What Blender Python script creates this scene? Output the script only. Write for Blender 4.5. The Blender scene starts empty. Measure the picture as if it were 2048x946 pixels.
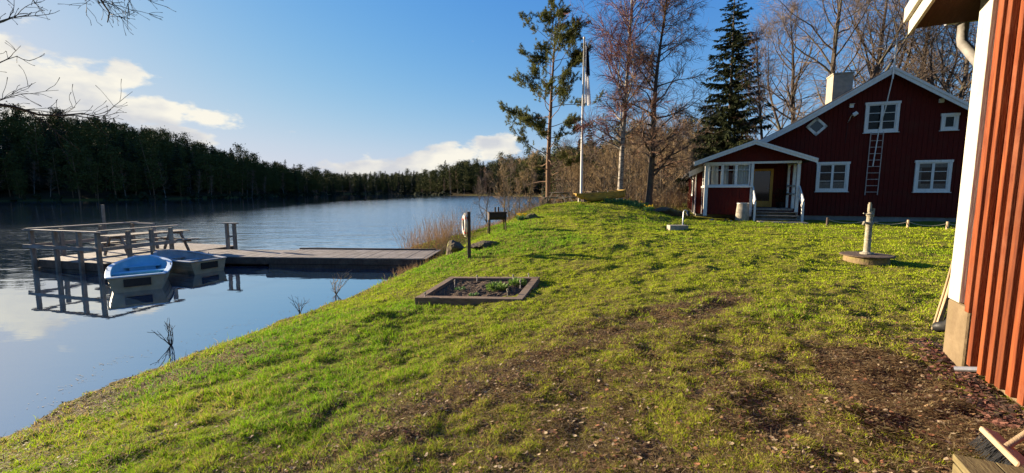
import bpy, math, random
import numpy as np
from mathutils import Vector, Matrix
R = math.radians
sc = bpy.context.scene
col = sc.collection

# ------------------------------------------------------------------ camera
FP, CXP, CYP = 855.0, 1024.0, 473.0            # focal length and centre in photo pixels
EYE = 2.6                                      # camera height over the lake
PITCH = math.atan(91.0 / FP)
CP, SP = math.cos(PITCH), math.sin(PITCH)
cam = bpy.data.cameras.new('camera')
cam.sensor_width = 36.0
cam.lens = 36.0 * FP / 2048.0
cam.clip_start, cam.clip_end = 0.05, 5000.0
camo = bpy.data.objects.new('camera', cam)
camo.location = (0, 0, EYE)
camo.rotation_euler = (math.pi / 2 - PITCH, 0, 0)
col.objects.link(camo)
sc.camera = camo

# ------------------------------------------------------------------ sky and sun
SUN_AZ, SUN_EL = R(-64), R(13.0)
EXPO, SKYS = 1.95, 0.09               # azimuth from +Y, negative = to the left
SUN = Vector((math.sin(SUN_AZ) * math.cos(SUN_EL), math.cos(SUN_AZ) * math.cos(SUN_EL), math.sin(SUN_EL)))
sun = bpy.data.lights.new('sun', 'SUN')
sun.energy = 5.0
sun.angle = R(0.5)
sun.color = (1.0, 0.83, 0.60)
suno = bpy.data.objects.new('sun', sun)
suno.rotation_euler = SUN.to_track_quat('Z', 'Y').to_euler()
suno.location = (-30, 10, 40)
col.objects.link(suno)

world = bpy.data.worlds.new('World')
sc.world = world
world.use_nodes = True
NT = world.node_tree
NT.nodes.clear()


def wn(t, **kw):
    n = NT.nodes.new(t)
    for k, v in kw.items():
        setattr(n, k, v)
    return n


def wmath(op, a, b=None, c=None):
    n = wn('ShaderNodeMath', operation=op)
    for i, v in enumerate((a, b, c)):
        if v is None:
            continue
        if isinstance(v, (int, float)):
            n.inputs[i].default_value = v
        else:
            NT.links.new(v, n.inputs[i])
    return n.outputs[0]


sky = wn('ShaderNodeTexSky', sky_type='NISHITA')
sky.sun_disc = False
sky.sun_elevation = SUN_EL
sky.sun_rotation = SUN_AZ
sky.altitude = 50
sky.air_density = 1.0
sky.dust_density = 0.3
sky.ozone_density = 2.5
tc = wn('ShaderNodeTexCoord')
sep = wn('ShaderNodeSeparateXYZ')
NT.links.new(tc.outputs['Generated'], sep.inputs[0])
az = wmath('ARCTAN2', sep.outputs[0], sep.outputs[1])
el = wmath('ARCSINE', sep.outputs[2])
cn = wn('ShaderNodeTexNoise')
cn.inputs['Scale'].default_value = 17.0
cn.inputs['Detail'].default_value = 7.0
cn.inputs['Roughness'].default_value = 0.6
cmap = wn('ShaderNodeMapping')
cmap.inputs['Scale'].default_value = (1, 1, 2.2)
NT.links.new(tc.outputs['Generated'], cmap.inputs[0])
NT.links.new(cmap.outputs[0], cn.inputs['Vector'])
cn2 = wn('ShaderNodeTexNoise')
cn2.inputs['Scale'].default_value = 9.0
cn2.inputs['Detail'].default_value = 5.0
NT.links.new(cmap.outputs[0], cn2.inputs['Vector'])


def ray(px, py):
    dx, dy = (px - CXP) / FP, (CYP - py) / FP
    return Vector((dx, CP + SP * dy, -SP + CP * dy))


def azel(px, py):
    d = ray(px, py).normalized()
    return math.atan2(d.x, d.y), math.asin(d.z)


BLOBS = [  # cloud banks as directions: (px, py, half width, half height, tilt, weight)
    (25, 150, 130, 78, 0.0, 1.1), (150, 180, 120, 62, 0.05, 1.1), (235, 158, 55, 38, 0.4, .95), (90, 220, 200, 40, 0, 1.0),
    (290, 222, 130, 34, 0.05, 1.05), (400, 233, 85, 21, 0, .9), (350, 268, 90, 24, -.25, .9), (-150, 170, 160, 90, 0, 1.0), (-60, 120, 70, 30, 0, .6),
    (740, 333, 120, 20, 0.07, .9), (880, 318, 130, 27, 0.16, 1.0), (985, 296, 80, 28, 0.15, .9), (1130, 330, 120, 34, -.05, .8), (780, 352, 170, 16, 0, .9),
]
den = None
for (bx, by, bw, bh, tilt, wt) in BLOBS:
    a0, e0 = azel(bx, by)
    a1, _ = azel(bx + bw, by)
    _, e1 = azel(bx, by - bh)
    wa, we = abs(a1 - a0), abs(e1 - e0)
    da = wmath('SUBTRACT', az, a0)
    de = wmath('SUBTRACT', el, e0)
    de = wmath('SUBTRACT', de, wmath('MULTIPLY', da, tilt))
    q = wmath('ADD', wmath('POWER', wmath('ABSOLUTE', wmath('DIVIDE', da, wa)), 2.0),
              wmath('POWER', wmath('ABSOLUTE', wmath('DIVIDE', de, we)), 2.0))
    g = wmath('MULTIPLY', wmath('EXPONENT', wmath('MULTIPLY', q, -0.9)), wt)
    den = g if den is None else wmath('MAXIMUM', den, g)
nz = wmath('SUBTRACT', cn.outputs['Fac'], 0.5)
body = wmath('ADD', den, wmath('MULTIPLY', nz, 1.75))
mr = wn('ShaderNodeMapRange', interpolation_type='SMOOTHSTEP')
mr.inputs['From Min'].default_value = 0.34
mr.inputs['From Max'].default_value = 0.70
NT.links.new(body, mr.inputs['Value'])
ccol = wn('ShaderNodeMix', data_type='RGBA')
ccol.inputs['A'].default_value = (.66 / (SKYS * 2 ** EXPO), .67 / (SKYS * 2 ** EXPO), .70 / (SKYS * 2 ** EXPO), 1)
ccol.inputs['B'].default_value = (1.0 / (SKYS * 2 ** EXPO), .95 / (SKYS * 2 ** EXPO), .82 / (SKYS * 2 ** EXPO), 1)
mr2 = wn('ShaderNodeMapRange')
mr2.inputs['From Min'].default_value = 0.38
mr2.inputs['From Max'].default_value = 0.60
NT.links.new(cn2.outputs['Fac'], mr2.inputs['Value'])
NT.links.new(mr2.outputs[0], ccol.inputs['Factor'])
cmix = wn('ShaderNodeMix', data_type='RGBA')
NT.links.new(wmath('MULTIPLY', mr.outputs[0], 0.93), cmix.inputs['Factor'])
hsv = wn('ShaderNodeHueSaturation')
hsv.inputs['Saturation'].default_value = 1.28
NT.links.new(sky.outputs[0], hsv.inputs['Color'])
# the camera's soft shoulder: a bright sky near the sun does not wash out
KX = SKYS * 2 ** EXPO
hs = wn('ShaderNodeSeparateColor')
NT.links.new(hsv.outputs[0], hs.inputs[0])
hc = wn('ShaderNodeCombineColor')
for i, (A_, B_) in enumerate(((.74, .70), (.735, .60), (.80, .30))):
    e_ = wmath('EXPONENT', wmath('MULTIPLY', hs.outputs[i], -.2216 / B_))
    NT.links.new(wmath('MULTIPLY', wmath('SUBTRACT', 1.0, e_), A_ / KX), hc.inputs[i])
NT.links.new(hc.outputs[0], cmix.inputs['A'])
NT.links.new(ccol.outputs['Result'], cmix.inputs['B'])
bg = wn('ShaderNodeBackground')
bg.inputs['Strength'].default_value = SKYS
NT.links.new(cmix.outputs['Result'], bg.inputs['Color'])
wo = wn('ShaderNodeOutputWorld')
NT.links.new(bg.outputs[0], wo.inputs[0])

sc.view_settings.view_transform = 'Standard'
sc.view_settings.look = 'None'
sc.view_settings.gamma = 1.0
sc.view_settings.use_curve_mapping = False
sc.view_settings.exposure = EXPO
sc.render.engine = 'CYCLES'
cy = sc.cycles
cy.use_denoising = True
cy.denoiser = 'OPENIMAGEDENOISE'
cy.max_bounces = 7
cy.diffuse_bounces = 3
cy.glossy_bounces = 4
cy.transmission_bounces = 4
cy.transparent_max_bounces = 12
cy.caustics_reflective = False
cy.caustics_refractive = False
cy.sample_clamp_indirect = 6.0

# ------------------------------------------------------------------ helpers


def at(px, py, z):
    """world point where the sight line of a photo pixel meets height z"""
    d = ray(px, py)
    t = (z - EYE) / d.z
    return Vector((d.x * t, d.y * t, z))


def atd(px, py, y):
    """world point on the sight line of a photo pixel at distance y ahead"""
    d = ray(px, py)
    t = y / d.y
    return Vector((d.x * t, y, EYE + d.z * t))


class MB:
    """collects verts and faces, then builds ONE mesh object"""

    def __init__(self):
        self.v, self.f, self.n = [], [], 0
        self.c = []

    def add(self, v, f, c=None):
        v = np.asarray(v, dtype=np.float64).reshape(-1, 3)
        f = np.asarray(f, dtype=np.int64)
        self.v.append(v)
        self.f.append(f + self.n)
        self.n += len(v)
        if c is not None:
            self.c.append(np.broadcast_to(np.asarray(c, dtype=np.float64), (len(v), 3)))
        return self

    def box(self, c, s, M=None, taper=1.0, tone=None):
        x, y, z = s[0] / 2, s[1] / 2, s[2] / 2
        t = taper
        v = np.array([(-x, -y, -z), (x, -y, -z), (x, y, -z), (-x, y, -z), (-x * t, -y * t, z), (x * t, -y * t, z), (x * t, y * t, z), (-x * t, y * t, z)])
        if M is not None:
            v = v @ np.array(M.to_3x3()).T
        v = v + np.array(c)
        return self.add(v, [(0, 3, 2, 1), (4, 5, 6, 7), (0, 1, 5, 4), (1, 2, 6, 5), (2, 3, 7, 6), (3, 0, 4, 7)], tone)

    def bar(self, a, b, w, h, roll=0.0):
        """a square bar from a to b"""
        a, b = Vector(a), Vector(b)
        d = b - a
        q = d.to_track_quat('Z', 'Y').to_matrix() @ Matrix.Rotation(roll, 3, 'Z')
        return self.box((a + b) / 2, (w, h, d.length), q)

    def tube(self, pts, rad, k=6, cap=True):
        p = np.asarray(pts, dtype=np.float64)
        n = len(p)
        rad = np.broadcast_to(np.asarray(rad, dtype=np.float64), (n,))
        t = np.empty_like(p)
        t[1:-1] = p[2:] - p[:-2] if n > 2 else 0
        t[0] = p[1] - p[0]
        t[-1] = p[-1] - p[-2]
        t /= np.linalg.norm(t, axis=1)[:, None] + 1e-12
        m = t.mean(0)
        ref = np.array([0., 0., 1.]) if abs(m[2]) < 0.8 * np.linalg.norm(m) else np.array([1., 0., 0.])
        u = np.cross(t, ref)
        u /= np.linalg.norm(u, axis=1)[:, None] + 1e-12
        w = np.cross(t, u)
        ang = np.arange(k) * (2 * math.pi / k)
        ring = p[:, None, :] + rad[:, None, None] * (np.cos(ang)[None, :, None] * u[:, None, :] + np.sin(ang)[None, :, None] * w[:, None, :])
        i = np.arange(n - 1)[:, None] * k
        j = np.arange(k)[None, :]
        j2 = (j + 1) % k
        f = np.stack([i + j, i + j2, i + k + j2, i + k + j], -1).reshape(-1, 4)
        base = self.n
        self.add(ring.reshape(-1, 3), f)
        if cap:
            self.f.append(np.array([[base + x for x in range(k)]]))
            self.f.append(np.array([[base + (n - 1) * k + x for x in reversed(range(k))]]))
        return self

    def lathe(self, prof, k=24, c=(0, 0, 0), cap=True):
        pts = [(c[0], c[1], c[2] + z) for r, z in prof]
        # straight vertical axis: build rings directly
        ang = np.arange(k) * (2 * math.pi / k)
        v = np.array([[(c[0] + r * math.cos(a), c[1] + r * math.sin(a), c[2] + z) for a in ang] for r, z in prof]).reshape(-1, 3)
        n = len(prof)
        f = [(i * k + j, i * k + (j + 1) % k, (i + 1) * k + (j + 1) % k, (i + 1) * k + j) for i in range(n - 1) for j in range(k)]
        base = self.n
        self.add(v, f)
        if cap:
            self.f.append(np.array([[base + x for x in reversed(range(k))]]))
            self.f.append(np.array([[base + (n - 1) * k + x for x in range(k)]]))
        return self

    def prism(self, poly, a, b):
        """poly in (x,z), extruded along y from a to b"""
        n = len(poly)
        v = [(x, a, z) for x, z in poly] + [(x, b, z) for x, z in poly]
        base = self.n
        self.add(v, [(i, (i + 1) % n, n + (i + 1) % n, n + i) for i in range(n)])
        self.f.append(np.array([[base + i for i in reversed(range(n))]]))
        self.f.append(np.array([[base + n + i for i in range(n)]]))
        return self

    def build(self, name, mat, parent=None, smooth=False, bevel=0.0, loc=None):
        me = bpy.data.meshes.new(name)
        V = np.concatenate(self.v) if self.v else np.zeros((0, 3))
        me.vertices.add(len(V))
        me.vertices.foreach_set('co', V.astype(np.float32).ravel())
        loops = np.concatenate([f.ravel() for f in self.f])
        tot = np.concatenate([np.full(len(f), f.shape[1], dtype=np.int64) for f in self.f])
        start = np.concatenate([[0], np.cumsum(tot)[:-1]])
        me.loops.add(len(loops))
        me.loops.foreach_set('vertex_index', loops.astype(np.int32))
        me.polygons.add(len(tot))
        me.polygons.foreach_set('loop_start', start.astype(np.int32))
        if smooth:
            me.polygons.foreach_set('use_smooth', np.ones(len(tot), dtype=bool))
        else:
            me.polygons.foreach_set('use_smooth', np.zeros(len(tot), dtype=bool))
        me.update(calc_edges=True)
        me.validate()
        if self.c:
            C = np.concatenate(self.c)
            a = me.attributes.new('Col', 'FLOAT_COLOR', 'POINT')
            a.data.foreach_set('color', np.c_[C, np.ones(len(C))].astype(np.float32).ravel())
        if mat is not None:
            me.materials.append(mat)
        o = bpy.data.objects.new(name, me)
        if parent is not None:
            o.parent = parent
        if loc is not None:
            o.location = loc
        if bevel:
            m = o.modifiers.new('bevel', 'BEVEL')
            m.width = bevel
            m.segments = 2
            m.limit_method = 'ANGLE'
        col.objects.link(o)
        return o


def tag(o, label, cat, group=None, kind=None):
    o['label'] = label
    o['category'] = cat
    if group:
        o['group'] = group
    if kind:
        o['kind'] = kind
    return o


def thing(name, label, cat, loc=(0, 0, 0), rz=0.0, group=None):
    o = bpy.data.objects.new(name, None)
    o.empty_display_size = 0.2
    o.location = loc
    o.rotation_euler = (0, 0, rz)
    col.objects.link(o)
    return tag(o, label, cat, group)


def copy_tree(o, parent=None):
    c = o.copy()
    col.objects.link(c)
    c.parent = parent
    for ch in list(o.children):
        copy_tree(ch, c)
    return c


# ------------------------------------------------------------------ noise


def vnoise(x, y, s, seed=0):
    x = np.asarray(x, dtype=np.float64) / s
    y = np.asarray(y, dtype=np.float64) / s
    xi, yi = np.floor(x).astype(np.int64), np.floor(y).astype(np.int64)
    fx, fy = x - xi, y - yi
    fx, fy = fx * fx * (3 - 2 * fx), fy * fy * (3 - 2 * fy)

    def h(a, b):
        n = (a * 374761393 + b * 668265263 + seed * 974634777) & 0x7fffffff
        n = ((n ^ (n >> 13)) * 1274126177) & 0x7fffffff
        return ((n ^ (n >> 16)) & 0xffff) / 65535.0
    return (h(xi, yi) * (1 - fx) + h(xi + 1, yi) * fx) * (1 - fy) + (h(xi, yi + 1) * (1 - fx) + h(xi + 1, yi + 1) * fx) * fy


def fbm(x, y, s, seed=0, o=4):
    r, a, t = 0.0, 1.0, 0.0
    for i in range(o):
        r = r + a * vnoise(x, y, s / 2 ** i, seed + i)
        t += a
        a *= 0.55
    return r / t


def sstep(a, b, x):
    t = np.clip((x - a) / (b - a), 0, 1)
    return t * t * (3 - 2 * t)


# ------------------------------------------------------------------ materials


def mat_new(name):
    m = bpy.data.materials.new(name)
    m.use_nodes = True
    nt = m.node_tree
    return m, nt, nt.nodes['Principled BSDF']


def lk(nt, a, b):
    nt.links.new(a, b)


def nd(nt, t, **kw):
    n = nt.nodes.new(t)
    for k, v in kw.items():
        setattr(n, k, v)
    return n


def noise_mat(name, c1, c2, scale=8.0, rough=0.8, bump=0.3, bscale=None, stretch=(1, 1, 1), detail=6, c3=None, s3=1.5, lo=.35, hi=.65, metal=0.0, bdist=0.02, trans=0.0, spec=0.22, dirt=None):
    """two tones mixed by noise, optional third tone in large patches, bump"""
    m, nt, b = mat_new(name)
    tcn = nd(nt, 'ShaderNodeTexCoord')
    mp = nd(nt, 'ShaderNodeMapping')
    mp.inputs['Scale'].default_value = stretch
    lk(nt, tcn.outputs['Object'], mp.inputs[0])
    n = nd(nt, 'ShaderNodeTexNoise')
    n.inputs['Scale'].default_value = scale
    n.inputs['Detail'].default_value = detail
    n.inputs['Roughness'].default_value = 0.6
    lk(nt, mp.outputs[0], n.inputs['Vector'])
    r = nd(nt, 'ShaderNodeMapRange')
    r.inputs['From Min'].default_value = lo
    r.inputs['From Max'].default_value = hi
    lk(nt, n.outputs['Fac'], r.inputs['Value'])
    mx = nd(nt, 'ShaderNodeMix', data_type='RGBA')
    mx.inputs['A'].default_value = (*c1, 1)
    mx.inputs['B'].default_value = (*c2, 1)
    lk(nt, r.outputs[0], mx.inputs['Factor'])
    out = mx.outputs['Result']
    if c3 is not None:
        n3 = nd(nt, 'ShaderNodeTexNoise')
        n3.inputs['Scale'].default_value = s3
        n3.inputs['Detail'].default_value = 8
        n3.inputs['Roughness'].default_value = 0.65
        lk(nt, tcn.outputs['Object'], n3.inputs['Vector'])
        r3 = nd(nt, 'ShaderNodeMapRange')
        r3.inputs['From Min'].default_value = 0.5
        r3.inputs['From Max'].default_value = 0.68
        lk(nt, n3.outputs['Fac'], r3.inputs['Value'])
        m3 = nd(nt, 'ShaderNodeMix', data_type='RGBA')
        lk(nt, r3.outputs[0], m3.inputs['Factor'])
        lk(nt, out, m3.inputs['A'])
        m3.inputs['B'].default_value = (*c3, 1)
        out = m3.outputs['Result']
    lk(nt, out, b.inputs['Base Color'])
    b.inputs['Roughness'].default_value = rough
    b.inputs['Metallic'].default_value = metal
    b.inputs['Specular IOR Level'].default_value = spec
    if bump:
        bn = nd(nt, 'ShaderNodeTexNoise')
        bn.inputs['Scale'].default_value = bscale or scale * 3
        bn.inputs['Detail'].default_value = 5
        lk(nt, mp.outputs[0], bn.inputs['Vector'])
        bp = nd(nt, 'ShaderNodeBump')
        bp.inputs['Strength'].default_value = bump
        bp.inputs['Distance'].default_value = bdist
        lk(nt, bn.outputs['Fac'], bp.inputs['Height'])
        lk(nt, bp.outputs[0], b.inputs['Normal'])
    if trans:
        tr = nd(nt, 'ShaderNodeBsdfTranslucent')
        lk(nt, out, tr.inputs['Color'])
        ms = nd(nt, 'ShaderNodeMixShader')
        ms.inputs[0].default_value = trans
        lk(nt, b.outputs[0], ms.inputs[1])
        lk(nt, tr.outputs[0], ms.inputs[2])
        lk(nt, ms.outputs[0], nt.nodes['Material Output'].inputs[0])
    return m


def attr_mat(name, rough=0.7, trans=0.35, spec=0.3):
    m, nt, b = mat_new(name)
    a = nd(nt, 'ShaderNodeAttribute', attribute_name='Col')
    lk(nt, a.outputs['Color'], b.inputs['Base Color'])
    b.inputs['Roughness'].default_value = rough
    b.inputs['Specular IOR Level'].default_value = spec
    if trans:
        tr = nd(nt, 'ShaderNodeBsdfTranslucent')
        lk(nt, a.outputs['Color'], tr.inputs['Color'])
        ms = nd(nt, 'ShaderNodeMixShader')
        ms.inputs[0].default_value = trans
        lk(nt, b.outputs[0], ms.inputs[1])
        lk(nt, tr.outputs[0], ms.inputs[2])
        lk(nt, ms.outputs[0], nt.nodes['Material Output'].inputs[0])
    return m


def glass_mat(name, tint=(0.9, 0.95, 0.95), refl=1.5):
    m, nt, b = mat_new(name)
    t = nd(nt, 'ShaderNodeBsdfTransparent')
    t.inputs[0].default_value = (*tint, 1)
    g = nd(nt, 'ShaderNodeBsdfGlossy')
    g.inputs['Roughness'].default_value = 0.02
    fr = nd(nt, 'ShaderNodeFresnel')
    fr.inputs[0].default_value = refl
    ms = nd(nt, 'ShaderNodeMixShader')
    lk(nt, fr.outputs[0], ms.inputs[0])
    lk(nt, t.outputs[0], ms.inputs[1])
    lk(nt, g.outputs[0], ms.inputs[2])
    lk(nt, ms.outputs[0], nt.nodes['Material Output'].inputs[0])
    return m


M = {}
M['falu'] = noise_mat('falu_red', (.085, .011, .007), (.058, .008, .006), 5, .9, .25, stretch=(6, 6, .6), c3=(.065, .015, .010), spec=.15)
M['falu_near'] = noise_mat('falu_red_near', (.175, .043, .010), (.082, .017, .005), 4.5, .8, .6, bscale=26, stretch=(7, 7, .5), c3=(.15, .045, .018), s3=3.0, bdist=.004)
def board_tones(m):
    nt = m.node_tree
    b = nt.nodes['Principled BSDF']
    src = b.inputs['Base Color'].links[0].from_socket
    a = nd(nt, 'ShaderNodeAttribute', attribute_name='Col')
    mx = nd(nt, 'ShaderNodeMix', data_type='RGBA', blend_type='MULTIPLY')
    mx.inputs['Factor'].default_value = 1.0
    lk(nt, src, mx.inputs['A'])
    lk(nt, a.outputs['Color'], mx.inputs['B'])
    lk(nt, mx.outputs['Result'], b.inputs['Base Color'])


board_tones(M['falu_near'])
M['white'] = noise_mat('white_paint', (.60, .59, .55), (.50, .48, .44), 6, .6, .15, stretch=(4, 4, .8), bdist=.005)
M['white_near'] = noise_mat('cream_white_paint', (.46, .43, .35), (.35, .32, .25), 4, .7, .4, stretch=(8, 8, .5), bdist=.004, c3=(.36, .32, .24), s3=2.5)
M['roof'] = noise_mat('dark_roof_felt', (.03, .03, .032), (.05, .045, .045), 14, .9, .3)
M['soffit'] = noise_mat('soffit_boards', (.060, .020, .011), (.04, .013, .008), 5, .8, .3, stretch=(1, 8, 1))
M['brick'] = noise_mat('rendered_chimney', (.34, .28, .20), (.24, .20, .145), 5, .9, .4, c3=(.25, .22, .19), s3=3)
M['door_wood'] = noise_mat('varnished_door', (.50, .27, .05), (.40, .20, .035), 4, .45, .15, stretch=(8, 8, .6))
M['pane'] = noise_mat('dark_window_glass', (.008, .010, .013), (.012, .014, .018), 2, .04, 0, spec=.5)
M['glass'] = glass_mat('clear_glass', refl=1.3)
M['room'] = noise_mat('painted_room_dark', (.008, .008, .009), (.012, .012, .012), 2, .95, 0, spec=0.0)  # near-black colour stands in for the lack of light indoors
M['curtain'] = noise_mat('white_curtain', (.72, .69, .62), (.62, .59, .52), 6, .9, .1, trans=.35)
M['plank'] = noise_mat('weathered_deck_boards', (.23, .20, .175), (.15, .125, .105), 4, .8, .3, stretch=(1, 10, 3), c3=(.28, .25, .23), s3=2)
M['grey_wood'] = noise_mat('grey_weathered_wood', (.22, .19, .155), (.13, .105, .085), 4, .85, .3, stretch=(4, 4, 1.2), c3=(.27, .25, .21), s3=2.2)
M['dark_wood'] = noise_mat('dark_damp_wood', (.085, .060, .045), (.045, .032, .025), 5, .8, .4, stretch=(3, 3, 1.2), c3=(.12, .095, .07))
M['bed_wood'] = noise_mat('planter_timber', (.20, .135, .085), (.115, .075, .048), 5, .8, .4, stretch=(1.2, 6, 6), c3=(.15, .115, .085))
M['pale_wood'] = noise_mat('pale_bare_wood', (.40, .29, .175), (.33, .23, .13), 4, .6, .2, stretch=(2, 8, 8))
M['olive_wood'] = noise_mat('impregnated_planks', (.17, .135, .06), (.105, .08, .036), 4, .75, .4, stretch=(2, 9, 9), c3=(.085, .07, .04), bdist=.006)
M['iron'] = noise_mat('rusty_black_iron', (.022, .018, .016), (.05, .028, .018), 9, .75, .4, metal=.3)
M['metal'] = noise_mat('galvanised_metal', (.42, .42, .42), (.32, .31, .31), 8, .45, .1, metal=.7)
M['black'] = noise_mat('black_plastic', (.012, .012, .013), (.02, .019, .018), 9, .5, .15)
M['concrete'] = noise_mat('concrete', (.30, .27, .215), (.215, .19, .15), 5, .9, .5, c3=(.20, .17, .12), s3=2.5)
M['found'] = noise_mat('rough_foundation', (.155, .112, .064), (.11, .076, .042), 6, .9, .8, bscale=14, c3=(.16, .12, .065), s3=3)
M['slab'] = noise_mat('old_concrete_lid', (.07, .048, .034), (.13, .09, .06), 6, .9, .6, c3=(.07, .05, .037), s3=3)
M['mossring'] = noise_mat('mossy_concrete', (.20, .14, .07), (.13, .09, .045), 7, .95, .6, c3=(.17, .16, .04), s3=4)
M['pumpmetal'] = noise_mat('weathered_pump', (.30, .265, .19), (.19, .165, .115), 9, .7, .4, c3=(.12, .095, .06), s3=6)
M['rock'] = noise_mat('granite', (.10, .075, .05), (.055, .042, .03), 4, .95, .9, c3=(.13, .125, .022), s3=2.4, bdist=.05)
M['soil'] = noise_mat('bed_soil', (.045, .030, .019), (.11, .070, .042), 14, .95, 1.0, bdist=.03)
M['blue'] = noise_mat('blue_boat_inside', (.14, .38, .54), (.20, .45, .60), 3, .6, .15, c3=(.30, .50, .62), s3=2.5)
M['hull'] = noise_mat('aged_fibreglass', (.38, .32, .22), (.28, .235, .155), 4, .5, .15, c3=(.27, .23, .15), s3=2.5)
M['hull_rim'] = noise_mat('pale_blue_rim', (.42, .55, .66), (.55, .62, .68), 5, .45, .1)
M['boat_grey'] = noise_mat('grey_boat_inside', (.32, .34, .36), (.24, .26, .28), 4, .6, .15, c3=(.40, .41, .41), s3=3)
M['oldboat'] = noise_mat('ochre_wooden_boat', (.46, .29, .05), (.33, .20, .04), 5, .7, .3, stretch=(1, 5, 5), c3=(.16, .10, .035))
M['buoy'] = noise_mat('lifebuoy_white', (.32, .31, .28), (.24, .22, .19), 6, .5, .1)
M['buoyred'] = noise_mat('lifebuoy_red', (.42, .05, .03), (.34, .04, .03), 6, .5, .1)
M['rope'] = noise_mat('rope', (.42, .37, .28), (.30, .26, .19), 40, .9, .3)
M['flagwhite'] = noise_mat('flag_white', (.78, .78, .78), (.70, .70, .71), 4, .85, .05, trans=.3)
M['flagblack'] = noise_mat('flag_black', (.012, .013, .022), (.02, .02, .032), 4, .85, .05)
M['bark_pine'] = noise_mat('pine_bark', (.20, .115, .065), (.11, .07, .045), 5, .9, .8, stretch=(3, 3, .7), bdist=.03)
M['bark_dark'] = noise_mat('dark_bark', (.085, .064, .05), (.05, .038, .03), 6, .95, .8, stretch=(4, 4, .8), c3=(.10, .10, .06), bdist=.03)
M['bark_birch'] = noise_mat('birch_bark', (.30, .265, .22), (.055, .042, .034), 3, .85, .4, stretch=(1.5, 1.5, 4), lo=.44, hi=.60)
M['twig'] = noise_mat('brown_twigs', (.20, .115, .070), (.14, .080, .050), 2, .9, 0)
M['twig_birch'] = noise_mat('red_brown_twigs', (.18, .075, .062), (.13, .055, .046), 2, .9, 0)
M['twig_pale'] = noise_mat('pale_dry_twigs', (.34, .24, .125), (.25, .17, .088), 2, .9, 0)
M['twig_grey'] = noise_mat('grey_brown_twigs', (.16, .118, .088), (.11, .080, .060), 2, .9, 0)
M['pipe_grey'] = noise_mat('old_grey_pipe', (.20, .185, .165), (.13, .12, .105), 8, .6, .2)
M['twig_dark'] = noise_mat('dark_twigs', (.05, .036, .03), (.035, .026, .022), 2, .9, 0)
M['needle_spruce'] = noise_mat('spruce_needles', (.014, .020, .008), (.030, .036, .011), .8, .85, 0, trans=.12, spec=.1)
M['needle_pine'] = noise_mat('pine_needles', (.12, .125, .030), (.070, .078, .024), .8, .75, 0, trans=.3, spec=.1)
M['far_spruce'] = noise_mat('far_spruce_needles', (.012, .020, .011), (.026, .034, .014), .35, .9, 0, spec=.08)
M['far_pine'] = noise_mat('far_pine_needles', (.034, .044, .014), (.085, .086, .022), .35, .9, 0, spec=.08)
M['leafgreen'] = noise_mat('fresh_leaves', (.10, .18, .03), (.16, .24, .04), 6, .6, 0, trans=.3)
M['leafblue'] = noise_mat('daffodil_leaves', (.07, .15, .045), (.10, .19, .06), 6, .6, 0, trans=.25)
M['yellow'] = noise_mat('yellow_petals', (.75, .52, .03), (.65, .42, .02), 6, .6, 0, trans=.2)
M['reed'] = noise_mat('dry_reeds', (.56, .43, .26), (.45, .33, .19), 3, .85, 0, trans=.45)
M['plinth'] = noise_mat('stone_plinth', (.20, .185, .165), (.13, .12, .105), 3, .9, .5)
M['interior'] = noise_mat('dim_room_wall', (.34, .25, .17), (.28, .20, .13), 2, .9, 0)

# ------------------------------------------------------------------ terrain
SHORE = [(-5.55, 4.1), (-5.2, 4.45), (-5.62, 4.95), (-5.45, 5.35), (-5.3, 5.75), (-5.12, 6.3), (-4.9, 7.2), (-4.72, 7.9), (-4.45, 8.8), (-4.05, 10.2), (-3.75, 11.6), (-3.45, 12.8), (-3.1, 13.6), (-2.7, 14.6), (-2.9, 16.6),
         (-4.2, 18.0), (-4.7, 19.6), (-3.6, 21.0), (-2.0, 22.5), (-0.6, 25.5), (1.0, 29.0), (2.2, 33), (3.2, 42), (4.4, 60), (7.0, 100), (12, 160), (15, 200),
         (-6, 222), (-36, 247), (-77, 330), (-140, 360), (-125, 260), (-112, 205), (-105, 171), (-106, 148), (-113, 122), (-131, 110), (-150, 98), (-165, 70), (-150, 20), (-100, -30), (-40, -34), (-14, -16), (-9.5, -6), (-7.0, 0.0), (-6.3, 2.4)]
SH = np.array(SHORE, dtype=np.float64)


def lake_sd(x, y):
    """signed distance to the lake shore, positive on land"""
    x = np.asarray(x, dtype=np.float64)
    y = np.asarray(y, dtype=np.float64)
    d = np.full(x.shape, 1e18)
    inside = np.zeros(x.shape, dtype=bool)
    n = len(SH)
    for i in range(n):
        x0, y0 = SH[i]
        x1, y1 = SH[(i + 1) % n]
        ex, ey = x1 - x0, y1 - y0
        t = np.clip(((x - x0) * ex + (y - y0) * ey) / (ex * ex + ey * ey), 0, 1)
        d = np.minimum(d, (x - x0 - t * ex) ** 2 + (y - y0 - t * ey) ** 2)
        if y0 != y1:
            c = ((y0 > y) != (y1 > y)) & (x < (x1 - x0) * (y - y0) / (y1 - y0) + x0)
            inside ^= c
    s = np.where(inside, -1, 1) * np.sqrt(d)
    # uneven turf edge where the lawn meets the still water
    return s + (fbm(x, y, .7, 5, 3) - .5) * .6 * np.exp(-(s / .9) ** 2) * sstep(13.5, 12, y) * sstep(40, 20, np.abs(x))


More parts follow.
